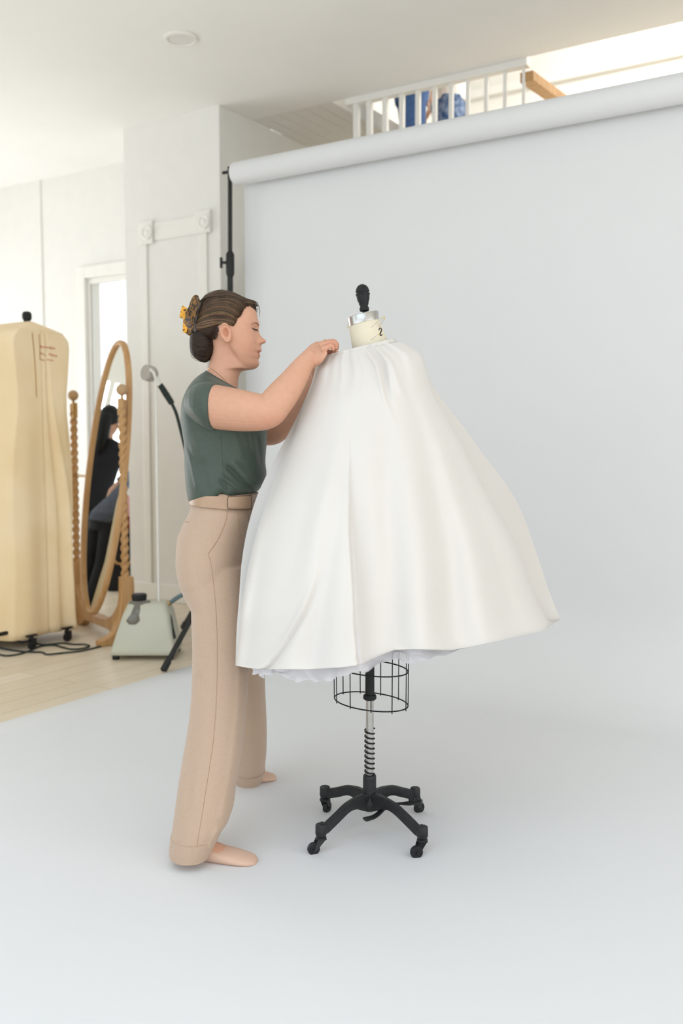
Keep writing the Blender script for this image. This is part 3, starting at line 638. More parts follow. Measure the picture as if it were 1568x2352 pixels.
def head_pt(py, th, grow=0.0):
    xf, xb, w = stab(FRONT, py), stab(BACK, py), stab(WID, py); xface = min(stab(FACE, py), xf+.01)
    xc = lerp(xb, xface, .46); c, s = math.cos(th), math.sin(th)
    if c >= 0: x = xc+(xface-xc)*c**(2/2.15)
    else: x = xc-(xc-xb)*(-c)**(2/2.1)
    y = w*math.copysign(abs(s)**(2/2.15), s)
    # jaw line: the neck behind it is narrower
    NW = [(770, .073), (785, .063), (800, .056), (820, .0510), (840, .0492), (856, .0488)]
    if 770 < py < 856:
        jx = tab(JAW, py); k = sstep(jx+3, jx-9, x) if False else 1-sstep(jx-9, jx+3, x)
        y *= lerp(1, min(1.25, tab(NW, py)/w), k)
    ay = abs(y)
    if c > 0:
        bump = xf-xface
        if py < 799: sg = lerp(.0075, .0165, sstep(760, 787, py)); x += bump*math.exp(-(ay/sg)**lerp(2, 3.2, sstep(775, 788, py)))
        else: x += bump*math.exp(-(ay/.020)**2.2)
        # alar wing, eye socket, lid, brow, mouth corner
        x += 3.4*gauss(ay, .0150, .0048)*gauss(py, 787.2, 4.2)
        x -= 4.6*gauss(ay, .021, .011)*gauss(py, 758, 7)
        x -= 2.4*gauss(ay, .036, .013)*gauss(py, 757, 6)
        x += 2.6*gauss(ay, .031, .011)*gauss(py, 757.5, 3.6)
        x -= 1.2*gauss(ay, .031, .012)*gauss(py, 761.8, 1.6)
        x += 1.3*gauss(ay, .030, .020)*gauss(py, 744, 4)
        x -= 1.6*gauss(ay, .022, .006)*gauss(py, 810.5, 2.6)
        x += 1.2*gauss(ay, .042, .016)*gauss(py, 783, 12)
    p = P(x, py, DW)
    return p+DEP*y+(DEP*math.copysign(grow, s)*abs(s) if grow else Vector())
def head_half(px, py):
    """half depth of the head surface at a profile pixel (for hair, brows, ears)"""
    xf, xb, w = stab(FACE, py), stab(BACK, py), stab(WID, py); xc = lerp(xb, xf, .46)
    r = (px-xc)/((xf-xc) if px > xc else (xc-xb)); e = 2.15 if px > xc else 2.1
    r = min(1, abs(r)); return w*max(0.0, 1-r**e)**(1/2.15)
rows = [676+.0*i for i in range(1)]; py = 676
rows = list(np.arange(676, 852, 1.0))+[852, 854, 857, 860, 865, 870, 876, 882, 890, 900, 915]
NH = 160
body = MB()
body.loft([[head_pt(r, 2*math.pi*k/NH) for k in range(NH)] for r in rows])
# ears
def ear(side):
    """cupped disc with a raised rim; side -1 is the near ear"""
    c = P(518.8, 764.5, DW+side*.0865); eu = (P(526, 786, DW)-P(517.5, 743, DW)).normalized(); ef = (RGT-eu*RGT.dot(eu)).normalized(); o = DEP*side
    a, b = 12.2*SH, 22.6*SH; m = MB(); rings = []
    for r, h in ((.62, -.020), (.90, -.010), (1.02, -.002), (1.0, .0050), (.93, .0090), (.84, .0072), (.74, .0022), (.62, .0034), (.52, .0016), (.40, -.0045), (.25, -.0095), (.08, -.0110)):
        ring = []
        for k in range(40):
            t = 2*math.pi*k/40; cx_, cy_ = math.cos(t), math.sin(t)         # cx forward, cy along eu (down)
            rx = a*(1-.22*max(0, cy_)*(1 if cx_ < 0 else .55)); q = c+ef*(rx*cx_*r)+eu*(b*cy_*r)
            lift = h+.0045*(-cx_)*r+(.0035 if (r < .7 and r > .3 and cy_ > .35) else 0)*(1)
            if cx_ > .75 and abs(cy_) < .6 and r > .6: lift -= .004
            ring.append(q+o*lift)
        rings.append(ring)
    m.loft(rings); body.add(m.V, m.F)
ear(-1); ear(1)
# torso core under the blouse, hips and legs under the trousers
body.loft([hring(885, 468, 905, 556, DW, .07), hring(905, 448, 925, 575, DW, .12), hring(930, 432, 945, 590, DW, .155), hring(980, 434, 985, 596, DW, .145), hring(1060, 440, 1060, 592, DW, .130), hring(1120, 446, 1120, 582, DW, .120),
           hring(1180, 436, 1185, 578, DW, .135), hring(1260, 424, 1260, 560, DW, .150), hring(1330, 428, 1330, 556, DW, .150), hring(1380, 440, 1380, 555, DW, .12)])
def limb(pts, k=7, n=22):
    q = catmull(pts, k); body.tube([P(a[0], a[1], a[2]) for a in q], [a[3] for a in q], n)
limb([(500, 1300, 2.91, .075), (505, 1420, 2.86, .068), (505, 1560, 2.81, .052), (497, 1680, 2.77, .050), (475, 1800, 2.72, .042), (452, 1900, 2.685, .031), (446, 1945, 2.672, .030)])
limb([(520, 1300, 3.05, .075), (540, 1420, 3.13, .066), (556, 1540, 3.19, .050), (568, 1640, 3.24, .048), (572, 1720, 3.28, .036), (575, 1765, 3.30, .029)])
# feet: rings along the length, sole on the ground
def foot(heel, toe, L_scale=1.0, grow=0.0, dest=None, lo=0.0, cutz=None):
    f = (toe-heel); f.z = 0; L = f.length; f.normalize(); s = f.cross(ZV); rings = []
    for t, w, h, hz in ((.0, .012, .020, .024), (.03, .022, .036, .038), (.10, .029, .060, .060), (.22, .030, .078, .076), (.34, .031, .072, .070), (.48, .034, .056, .055), (.62, .038, .042, .042), (.76, .040, .032, .031), (.88, .037, .024, .023), (.96, .028, .018, .018), (1.0, .013, .011, .012)):
        c = heel+f*L*t; ring = []
        for k in range(24):
            a = 2*math.pi*k/24; ca, sa = math.cos(a), math.sin(a)
            z = h/2+h/2*math.copysign(abs(sa)**.8, sa); wd = (w+grow)*math.copysign(abs(ca)**.75, ca)*(1-.45*max(0, sa)**1.5 if t < .7 else 1-.25*max(0, sa))
            ring.append(Vector((c.x, c.y, max(.0015, z+lo)))+s*wd)
        rings.append(ring)
    (dest or body).loft(rings); return rings
NHEEL, NTOE = PF(409, 1971), PF(590, 1984); FHEEL, FTOE = PF(543, 1797), PF(634, 1790)
d_ = (FTOE-FHEEL).normalized(); FHEEL = FTOE-d_*.235; d_ = (NTOE-NHEEL).normalized(); NHEEL = NTOE-d_*.238
foot(NHEEL, NTOE); foot(FHEEL, FTOE)
# arms: near (right) and far (left)
limb([(460, 930, 2.842, .044), (474, 932, 2.828, .058), (490, 934, 2.815, .0655), (530, 940, 2.785, .064), (570, 945, 2.76, .059), (600, 947, 2.75, .054), (618, 943, 2.745, .050), (632, 927, 2.75, .0485), (650, 905, 2.762, .0465), (672, 876, 2.78, .040), (690, 848, 2.80, .033), (704, 829, 2.815, .0275), (713, 818, 2.825, .0255)], 8, 28)
limb([(478, 930, 3.11, .040), (497, 942, 3.135, .052), (540, 962, 3.17, .049), (585, 988, 3.18, .045), (618, 996, 3.18, .0405), (640, 985, 3.175, .041), (668, 950, 3.16, .038), (700, 905, 3.12, .031), (722, 868, 3.08, .026), (730, 852, 3.06, .024)], 7, 24)
# hands: palm and five fingers each
def hand(tr):
    T = lambda x, y, d: P(*tr(x, y, d))
    def chain(pts, k=5, n=14):
        q = catmull(pts, k); body.tube([T(a[0], a[1], a[2]) for a in q], [a[3] for a in q], n)
    # palm: rings from the wrist to the knuckles (top pixel, bottom pixel, depth top, depth bottom, half thickness)
    rings = []
    for xt, yt, xb, yb, dt, db, th in ((699, 808, 714, 843, 2.835, 2.815, .0205), (709, 798.5, 727, 838, 2.85, 2.805, .0185), (718.5, 791.5, 736, 832.5, 2.865, 2.795, .0165), (727, 786.8, 743, 824, 2.875, 2.79, .0145), (735.5, 787, 748, 815.5, 2.876, 2.788, .0115), (742, 789, 751, 809.5, 2.87, 2.79, .0085)):
        a, b = T(xt, yt, dt), T(xb, yb, db); c = (a+b)/2; h = (b-a)/2; nn = h.normalized().cross((T(760, 800, 2.83)-T(700, 830, 2.83)).normalized()).normalized()
        rings.append([c+h*math.cos(2*math.pi*k/28)+nn*th*math.copysign(abs(math.sin(2*math.pi*k/28))**.8, math.sin(2*math.pi*k/28)) for k in range(28)])
    body.loft(rings)
    chain([(728, 794, 2.862, .0105), (741, 791.5, 2.866, .0098), (752, 789, 2.872, .0090), (761, 789.5, 2.878, .0086), (767, 798, 2.883, .0080), (766, 807, 2.882, .0074), (764, 814, 2.880, .0058)])      # index
    chain([(731, 793, 2.842, .0105), (744, 788.6, 2.844, .0098), (757, 785.6, 2.848, .0090), (766, 785.2, 2.852, .0088), (772.4, 791, 2.856, .0080), (773, 798, 2.857, .0072), (772, 803, 2.856, .0055)])     # middle
    chain([(735, 797, 2.820, .0102), (747, 791, 2.820, .0096), (758, 788.5, 2.822, .0090), (766.5, 788.2, 2.825, .0086), (771, 793.5, 2.828, .0078), (771.4, 799, 2.829, .0068), (770.6, 803.5, 2.829, .0052)])  # ring
    chain([(739, 803, 2.798, .0092), (747, 800, 2.796, .0084), (754, 796.4, 2.797, .0078), (760, 794.5, 2.800, .0073), (764, 797.5, 2.803, .0066), (764.4, 801.5, 2.805, .0058), (763, 805, 2.806, .0045)])     # little
    chain([(722, 818, 2.868, .0135), (733, 815, 2.882, .0120), (745, 811, 2.890, .0102), (755, 809.5, 2.890, .0094), (761, 813, 2.886, .0078), (763.5, 816.5, 2.884, .0058)])                                # thumb
hand(lambda x, y, d: (x, y, d))
hand(lambda x, y, d: (x+4, y+24, 2.925*2-d+.02))
V, F = remesh(body, .0019, 4, .5)
me = np_mesh('body', V, F, wbase)
at = me.color_attributes.new('tint', 'FLOAT_COLOR', 'POINT')
W = V-np.array(CAMP); dd = W@np.array(FWD); pxs = CX+FPX*(W@np.array(RGT))/dd; pys = CY-FPX*(W@np.array(UPV))/dd; lat = np.abs((W@np.array(DEP))-DW*(cp-(pys-CY)/FPX*sp))
def g2(x, c, s): return np.exp(-((x-c)/s)**2)
tint = np.ones((len(V), 4)); lp = np.zeros(len(V))
onface = (pys > 700) & (pys < 850) & (pxs > 500)
lips = onface*np.clip(g2(pys, 811, 9.5)*2.2-1.0, 0, 1)*np.clip((pxs-590)/3, 0, 1)*(lat < .026)
nose = onface*g2(pxs, 604, 9)*g2(pys, 786, 8)*.45; cheek = onface*g2(pxs, 568, 26)*g2(pys, 790, 22)*.35
earm = g2(pxs, 519, 12)*g2(pys, 764, 22)*.35
elb = g2(pxs, 615, 45)*g2(pys, 975, 22)*.5; fing = np.clip((pxs-742)/15, 0, 1)*(pxs < 790)*(pys > 770)*(pys < 850)*.7
mixc = np.clip(nose+cheek+earm+elb+fing, 0, 1)
nost = onface*g2(pxs, 603.5, 2.6)*g2(pys, 788.8, 1.7)*np.clip(1-np.abs(lat-.008)/.006, 0, 1)  # shade of the nostril hollow, put into the skin colour
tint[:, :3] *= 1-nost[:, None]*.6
tint[:, :3] *= 1-mixc[:, None]*(1-np.array([1.0, .86, .86])); tint[:, :3] *= 1-lips[:, None]*(1-np.array([.76, .47, .48]))
at.data.foreach_set('color', tint.ravel())
finish('body', me, M['skin'], woman, wbase, angle=180)
body_bvh = BVHTree.FromPolygons(V.tolist(), F)

# ---- face details
for side in (-1, 1):
    def fp(px, py, lift=.0006):
        """point on the near or far side of the face at a profile pixel"""
        if side < 0:
            h = hit(body_bvh, px, py, lift)
            if h is not None and abs((h-CAMP).dot(DEP)-DW*(cp-(py-CY)/FPX*sp)) < .10: return h
        y = head_half(px, py); return P(px, py, DW)+DEP*side*(y+lift)
    q = catmull([(575.5, 746), (580, 743.2), (584.5, 741.6), (588.5, 741.8), (591.3, 744), (593.2, 748)], 5)
    obj('eyebrow', MB().tube([fp(*a) for a in q], [.0003+.0013*sstep(0, .6, i/len(q))*(1-.5*sstep(.85, 1, i/len(q))) for i in range(len(q))], 7), M['brow'], woman)
    q = catmull([(578.5, 752.8), (581, 754.6), (584.5, 756.6), (588, 757.8), (591, 757.6)], 5)
    mb = MB(); mb.tube([fp(*a) for a in q], [.0005+.0014*math.sin(math.pi*(.1+.7*i/len(q))) for i in range(len(q))], 6)
    for i in range(2, len(q), 2):
        a = fp(*q[i]); mb.tube([a, a+RGT*.0022-ZV*.0022+DEP*side*.0014, a+RGT*.0044-ZV*.0046+DEP*side*.0016], [.0005, .0004, .0001], 5)
    obj('eyelashes', mb, M['lash'], woman)
def seam(name, pts, bvh, r, m, parent, lift=.0003, k=6):
    q = [hit(bvh, x, y, lift) for x, y in [tuple(a) for a in catmull(pts, k)]]; q = [p for p in q if p is not None]
    return obj(name, MB().tube(q, r, 6), m, parent)
# ---- blouse
BL = [(853, 473.5, 896, 548, .073), (857, 467, 902, 560, .095), (864, 458, 908, 574, .128), (876, 446, 917, 590, .160), (892, 434.5, 930, 601, .176), (912, 425, 946, 608, .180), (932, 419.5, 962, 611.5, .176), (963, 418, 982, 613, .168), (994, 421, 1000, 612.5, .160), (1019, 425, 1024, 611, .155), (1061, 426, 1061, 608.5, .150), (1086, 427, 1086, 611, .152), (1111, 428.5, 1108, 608, .155), (1130, 431.5, 1122, 600, .155), (1142, 433.5, 1132, 592, .150), (1151, 436.5, 1137, 588, .144)]
bl = catmull(BL, 4); NB = 96
bb = MB()
bb.loft([hring(yl, xl, yr, xr, DW, hw, NB, 2.25) for yl, xl, yr, xr, hw in bl])
for side in (-1, 1):                                                    # cap sleeves grow out of the shoulders
    z = lambda d: DW+side*(DW-d)
    rr = []
    for (xt, yt, xb, yb, d, hw) in ((434, 906, 438, 950, 2.90, .030), (440, 894, 445, 962, 2.872, .055), (450, 884, 455, 972, 2.848, .068), (462, 878.5, 464, 978, 2.832, .0735), (476, 877, 475, 984, 2.823, .0755), (488, 878, 486, 987, 2.818, .0757), (497, 880.5, 494, 988.5, 2.815, .0745)):
        if side > 0: xt += 2; yb -= 12; yt += 10
        a, b = P(xt, yt, z(d)), P(xb, yb, z(d)); c = (a+b)/2; h = (a-b)/2
        ring = []
        for k in range(48):
            t = 2*math.pi*k/48
            ring.append(c+h*math.cos(t)+DEP*hw*math.sin(t)-RGT*.014*abs(math.sin(t))*(1 if math.sin(t)*side > 0 else .3))
        rr.append(ring)
    bb.loft(rr)
BV, BF = remesh(bb, .0030, 5, .5)
def cam_xy(V):
    T = V-np.array(CAMP); d = T@np.array(FWD); return CX+FPX*(T@np.array(RGT))/d, CY-FPX*(T@np.array(UPV))/d, d
bx_, by_, bd_ = cam_xy(BV); dz = np.zeros(len(BV)); sst = lambda a, b, x: (lambda t: t*t*(3-2*t))(np.clip((x-a)/(b-a), 0, 1))
def ridge(x0, y0, x1, y1, w, amp):
    global dz
    L = math.hypot(x1-x0, y1-y0); ux, uy = (x1-x0)/L, (y1-y0)/L; t = (bx_-x0)*ux+(by_-y0)*uy; n = (bx_-x0)*-uy+(by_-y0)*ux
    dz = dz+amp*np.exp(-(n/w)**2)*sst(-10, 12, t)*(1-sst(L-12, L+10, t))
for q in ((520, 1070, 582, 1136, 5.5, -.013), (536, 1062, 596, 1122, 7, .008), (508, 1092, 560, 1138, 6, .011), (503, 1105, 522, 1138, 5, -.007), (434, 1040, 452, 1120, 5, .006), (430, 1020, 444, 1062, 4, -.004), (590, 1000, 600, 1070, 5, -.006), (575, 990, 590, 1060, 5, .005), (436, 935, 470, 974, 5, .006), (428, 952, 470, 990, 6, -.005), (448, 1000, 470, 1060, 9, .004), (462, 1060, 480, 1130, 8, -.004), (540, 1000, 556, 1050, 8, .004), (455, 890, 474, 960, 6, .004)): ridge(*q)
BV = BV-np.outer(np.where(bd_ < DW-.02, dz, 0), np.array(DEP))
# hem caught up over the belt at the side and front, hanging lower at the back
up = (9*np.exp(-((bx_-508)/13.0)**2)+7*sst(478, 512, bx_))*sst(1092, 1150, by_)*SH
BV[:, 2] += up
bme = np_mesh('blouse', BV, BF, wbase); finish('blouse', bme, M['blouse'], woman, wbase, angle=180)
blouse_bvh = BVHTree.FromPolygons(BV.tolist(), BF)
rings = [hring(*BL[0][:4], DW, BL[0][4], NB, 2.25)]
seam('side_seam', [(507, 998), (508.5, 1030), (511, 1065), (515, 1095), (520, 1115), (520, 1132)], blouse_bvh, .0007, M['seam'], woman, -.0002)
# neckline binding
q = rings[0]; obj('neckline', MB().tube(q+[q[0]], .0022, 7, caps=False), M['blouse'], woman)
# ---- trousers: hips and two wide legs fused into one cloth surface
tr = MB(); FR = 2.6
tr.loft([hring(1128, 444, 1130, 590, DW, .142, 48, 2.3), hring(1160, 441, 1170, 588, DW, .146, 48, 2.3), hring(1178, 436, 1184, 584, DW, .152, 48, 2.3), hring(1200, 424, 1202, 578, DW, .162, 48, 2.3), hring(1232, 411, 1232, 572, DW-.002, .172, 48, 2.3), hring(1262, 408, 1262, 567, DW-.003, .178, 48, 2.3), hring(1295, 407.5, 1295, 563, DW-.003, .182, 48, 2.3), hring(1330, 414, 1330, 560, DW-.003, .182, 48, 2.3), hring(1365, 427, 1365, 560, DW, .178, 48, 2.3), hring(1400, 445, 1400, 560, DW, .16, 48, 2.3)])
def leg_loft(R): tr.loft([hring(y, xl, y+dy, xr, d, hw, 44, 2.2) for y, xl, xr, d, hw, dy in R])
leg_loft([(1300, 420, 560, 2.905, .098, 0), (1350, 422.5, 563, 2.890, .100, 0), (1372, 430, 565, 2.885, .100, 0), (1400, 440, 567, 2.880, .100, 0), (1440, 441, 569, 2.870, .100, 0), (1490, 443, 571, 2.860, .100, 0), (1540, 442.5, 571, 2.848, .101, 0), (1600, 440, 568, 2.825, .103, 0), (1650, 435.5, 563.5, 2.800, .104, 0), (1700, 427.5, 559, 2.775, .104, 0), (1750, 418.5, 552.5, 2.750, .104, 0), (1800, 410.5, 542.5, 2.728, .103, 0), (1850, 404, 536.5, 2.706, .101, 0), (1885, 399, 524.5, 2.690, .097, 0), (1910, 395.5, 507, 2.680, .092, 0), (1930, 392.5, 496, 2.674, .086, 2), (1946, 391, 487, 2.671, .080, 3), (1954, 391.5, 482, 2.670, .077, 2)])
leg_loft([(1300, 440, 575, 3.06, .095, 0), (1400, 470, 598, 3.10, .098, 0), (1480, 488, 604, 3.13, .098, 0), (1540, 500, 607, 3.16, .098, 0), (1600, 512, 609, 3.19, .096, 0), (1650, 522, 611.5, 3.22, .094, 0), (1690, 530, 612.5, 3.245, .092, 0), (1730, 536, 611.5, 3.27, .088, 0), (1765, 540.5, 608, 3.29, .082, 0), (1788, 543, 602.5, 3.305, .072, 0), (1799, 545, 598, 3.31, .066, 0)])
TV, TF = remesh(tr, .004, 5, .5)
TP = TV-np.array(CAMP); td = TP@np.array(FWD); tx = CX+FPX*(TP@np.array(RGT))/td; ty = CY-FPX*(TP@np.array(UPV))/td
near = (td < DW-.02)
dz = np.zeros(len(TV))
def ridge_np(pts, w, amp):
    global dz
    for (x0, y0), (x1, y1) in zip(pts, pts[1:]):
        L = math.hypot(x1-x0, y1-y0); ux, uy = (x1-x0)/L, (y1-y0)/L; t = np.clip((tx-x0)*ux+(ty-y0)*uy, 0, L); dd_ = np.hypot(tx-(x0+t*ux), ty-(y0+t*uy))
        dz = np.maximum(dz, amp*np.exp(-(dd_/w)**2)) if amp > 0 else np.minimum(dz, amp*np.exp(-(dd_/w)**2)) if False else dz+0*dd_+np.where(np.abs(amp*np.exp(-(dd_/w)**2)) > np.abs(dz), amp*np.exp(-(dd_/w)**2)-dz, 0)
ridge_np([(556, 1490), (548, 1640), (530, 1780), (512, 1870)], 9, .006)
ridge_np([(515, 1895), (495, 1935), (478, 1962)], 8, -.014)
ridge_np([(500, 1905), (482, 1945)], 6, .008)
ridge_np([(452, 1560), (446, 1700), (430, 1850)], 10, -.006)
TV = TV-np.outer(np.where(near, dz, 0), np.array(DEP))
tme = np_mesh('trousers', TV, TF, wbase); finish('trousers', tme, M['trouser'], woman, wbase, angle=180)
trousers = bpy.data.objects['trousers']; tbvh = BVHTree.FromPolygons(TV.tolist(), TF)
def hem_band(rows):
    def rr(g): return [hring(y, xl-g*500, y+dy, xr+g*500, d, hw+g, 64, 2.2) for y, xl, xr, d, hw, dy in rows]
    o = rr(.0028); i_ = rr(-.004)[::-1]
    return obj('hem', MB().loft(o+i_+[o[0]], False, False), M['trouser'], trousers, angle=40)
hem_band([(1914, 395, 504.5, 2.679, .0915, 0), (1932, 392.5, 495, 2.674, .0858, 2), (1946, 391, 487, 2.671, .080, 3), (1957, 391.5, 482, 2.670, .0775, 4)])
hem_band([(1770, 541, 607, 3.293, .080, 0), (1788, 543, 602.5, 3.305, .072, 0), (1802, 545, 598, 3.31, .066, 0)])
seam('side_seam', [(478, 1272), (485, 1300), (490, 1340), (495, 1390), (498, 1450), (498.5, 1520), (497, 1600), (491, 1690), (480, 1770), (468, 1845), (456, 1920), (449, 1965)], tbvh, .0006, M['tseam'], trousers)
seam('pocket', [(521.5, 1172), (520, 1188), (515, 1206), (506, 1228), (496, 1246), (485, 1262), (478, 1272)], tbvh, .0010, M['tseam'], trousers)
seam('pleat', [(546, 1176), (548, 1196), (550.5, 1220), (552.5, 1241)], tbvh, .0008, M['tseam'], trousers)
seam('pleat', [(566.5, 1177), (570, 1186), (571.5, 1196)], tbvh, .0008, M['tseam'], trousers)
seam('back_pocket', [(424, 1198.5), (429, 1199.2), (434, 1200)], tbvh, .0008, M['tseam'], trousers)
# belt with an overlapping tongue
def belt_ring(v, out, n=96): return hring(lerp(1154, 1134, v), 440-out, lerp(1167, 1133, v), 590+out, DW, .149+out*SH, n, 2.3)
bt = MB().loft([belt_ring(0, 1), belt_ring(0, 3), belt_ring(1, 3), belt_ring(1, 1)], False, False); b_o = obj('belt', bt, M['belt'], woman, angle=50)
full = [belt_ring(v, 4.4, 192) for v in (0.02, .25, .5, .75, .98)]
sel = [k for k in range(192) if math.sin(2*math.pi*k/192) < 0 and 522 <= proj(full[2][k])[0] <= 579]
tong = []
for j, r in enumerate(full):
    tong.append([r[k] for k in sel])
ins = [0, 2.2, 3, 2.2, 0]
for j in range(5):                                                     # rounded left end
    base = tong[j][0]; tong[j][0] = base-RGT*(ins[j]*SH*.6)
obj('belt_tongue', MB().loft(tong, closed=False), M['belt'], b_o, angle=60, solid=.003)
e = [t[0]-DEP*.0006 for t in tong]+[p-DEP*.0006 for p in tong[-1]][1:]; e2 = [p-DEP*.0006 for p in tong[0]]+[t[-1]-DEP*.0006 for t in tong][1:]
obj('belt_edging', MB().tube(e, .0007, 6).tube(e2, .0009, 6), M['belt_edge'], b_o)
# socks: low-cut footlets over the lower foot
def sock(heel, toe):
    mb = MB(); rings = foot(heel, toe, grow=.0018, dest=MB(), lo=.0012)
    n = len(rings); rr = []
    for i, ring in enumerate(rings):
        t = (0, .03, .10, .22, .34, .48, .62, .76, .88, .96, 1.0)[i]
        cut = lerp(.052, .040, t/.5) if t < .5 else lerp(.040, .09, sstep(.5, .66, t))
        rr.append([Vector((p.x, p.y, min(p.z, cut))) for p in ring])
    q = mb.loft(rr); return mb
for h_, t_ in ((NHEEL, NTOE), (FHEEL, FTOE)):
    so = obj('sock', sock(h_, t_), M['sock'], woman, angle=180)
# necklace and ring
cN = [P(477.5, 846.5, DW)]
q = catmull([(477, 846.5, DW-.005), (482, 847, DW-.035), (489, 850, DW-.050), (497, 855.5, DW-.057), (505, 862, DW-.058), (513, 869.5, DW-.056), (521, 877, DW-.052)], 6)
pts = []
for a in q:
    h = hit(body_bvh, a[0], a[1], .0006); pts.append(h if h is not None else P(*a))
obj('necklace', MB().tube(pts, .0007, 6), M['gold'], woman)
a0, a1 = P(744, 789.6, 2.842), P(757, 785.8, 2.848); tdir = (a1-a0).normalized()
obj('finger_ring', MB().torus(P(747.5, 788.2, 2.8425), tdir, .0102, .0012, 24, 6).ball(P(747, 781.2, 2.8425), .0022, 10, 6), M['gold'], woman)
# ------------------------------------------------------------------ hair, gathered in a claw clip
HTOP = [(668, 506, 516), (670, 496, 530), (673, 486, 541), (677, 478, 549), (682, 471, 558), (688, 466, 572), (694, 462.5, 584), (702, 459, 588), (712, 456, 588.5), (724, 453, 592), (736, 450, 594), (748, 447, 594), (758, 445, 593), (768, 446, 593), (776, 452, 594), (784, 462, 596)]
HBACK = [(r[0], r[1]) for r in HTOP]; HFRONT = [(r[0], r[2]) for r in HTOP]
HW = [(668, .012), (670, .026), (673, .038), (677, .049), (682, .058), (690, .068), (702, .077), (716, .0825), (732, .086), (748, .0875), (762, .084), (776, .074), (784, .064)]
def hair_half(px, py):
    xb, xf, w = tab(HBACK, py), tab(HFRONT, py), tab(HW, py); xc = lerp(xb, xf, .48); h = (xf-xc) if px > xc else (xc-xb)
    r = min(1, abs((px-xc)/h)); return w*max(0, 1-r**2.2)**(1/2.2)
# hairline polygon in profile (inside = hair)
MASK = [(597, 690), (590, 717), (584.5, 712), (574.6, 705.5), (567, 709), (561, 721), (556, 731), (548.5, 738), (547, 749), (542.5, 756), (537, 754.5), (530, 750), (524, 745), (516, 743), (510, 748), (507.5, 757), (508, 768), (503, 779), (497, 790), (440, 790), (430, 700), (470, 660), (540, 660)]
def inside(x, y):
    c = False; n = len(MASK)
    for i in range(n):
        x0, y0 = MASK[i]; x1, y1 = MASK[(i+1) % n]
        if (y0 > y) != (y1 > y) and x < (x1-x0)*(y-y0)/(y1-y0)+x0: c = not c
    return c
def mdist(x, y):
    b = 1e9; n = 19
    for i in range(n):
        x0, y0 = MASK[i]; x1, y1 = MASK[i+1]; L2 = (x1-x0)**2+(y1-y0)**2; t = max(0, min(1, ((x-x0)*(x1-x0)+(y-y0)*(y1-y0))/L2)); b = min(b, math.hypot(x-x0-t*(x1-x0), y-y0-t*(y1-y0)))
    return b
def cap_y(px, py, extra=0.0):
    """half depth of the hair surface, blending down to the scalp at the hairline"""
    k = sstep(0, 16, mdist(px, py)) if inside(px, py) else 0.0; a = head_half(px, py) if py > 676 else 0; return lerp(a+.0007, max(hair_half(px, py), a+.002), k)+extra*k
cap = MB(); gridy = np.arange(668, 785, 2.0)
NCX = 90
for side in (-1, 1):
    idx = {}; V = []; Fq = []
    for j, y in enumerate(gridy):
        xb, xf = tab(HBACK, y), tab(HFRONT, y)
        for i in range(NCX+1):
            u = i/NCX; x = lerp(xb, xf, (1-math.cos(math.pi*u))/2)
            idx[j, i] = len(V); V.append((x, y))
    pts = [P(x, y, DW)+DEP*side*cap_y(x, y) for x, y in V]
    for j in range(len(gridy)-1):
        for i in range(NCX):
            q = (idx[j, i], idx[j, i+1], idx[j+1, i+1], idx[j+1, i]); cx_ = sum(V[k][0] for k in q)/4; cy_ = sum(V[k][1] for k in q)/4
            if inside(cx_, cy_): Fq.append(q)
    cap.add(pts, Fq, (.62, .60, .58))
rh = random.Random(11)
def shade():
    r = rh.random()
    if r < .30: return tuple(x*rh.uniform(1.5, 2.3) for x in (1.0, .98, .88))
    return tuple([rh.uniform(.5, 1.25)]*3)
def strand(mb, pts2, side, r, col, lift):
    pp = []
    for t, a in enumerate(pts2):
        x, y = a[0], a[1]; pp.append(P(x, y, DW)+DEP*side*(cap_y(x, y)+lift))
    n = len(pp); mb.tube(pp, [r*(.35+.65*math.sin(math.pi*min(1, (i+.6)/(n*.55)) if i < n*.27 else math.pi/2)) for i in range(n)], 5, col=col)
def bez(a, b, c, d, n=16):
    out = []
    for i in range(n+1):
        t = i/n; u = 1-t; out.append((u**3*a[0]+3*u*u*t*b[0]+3*u*t*t*c[0]+t**3*d[0], u**3*a[1]+3*u*u*t*b[1]+3*u*t*t*c[1]+t**3*d[1]))
    return out
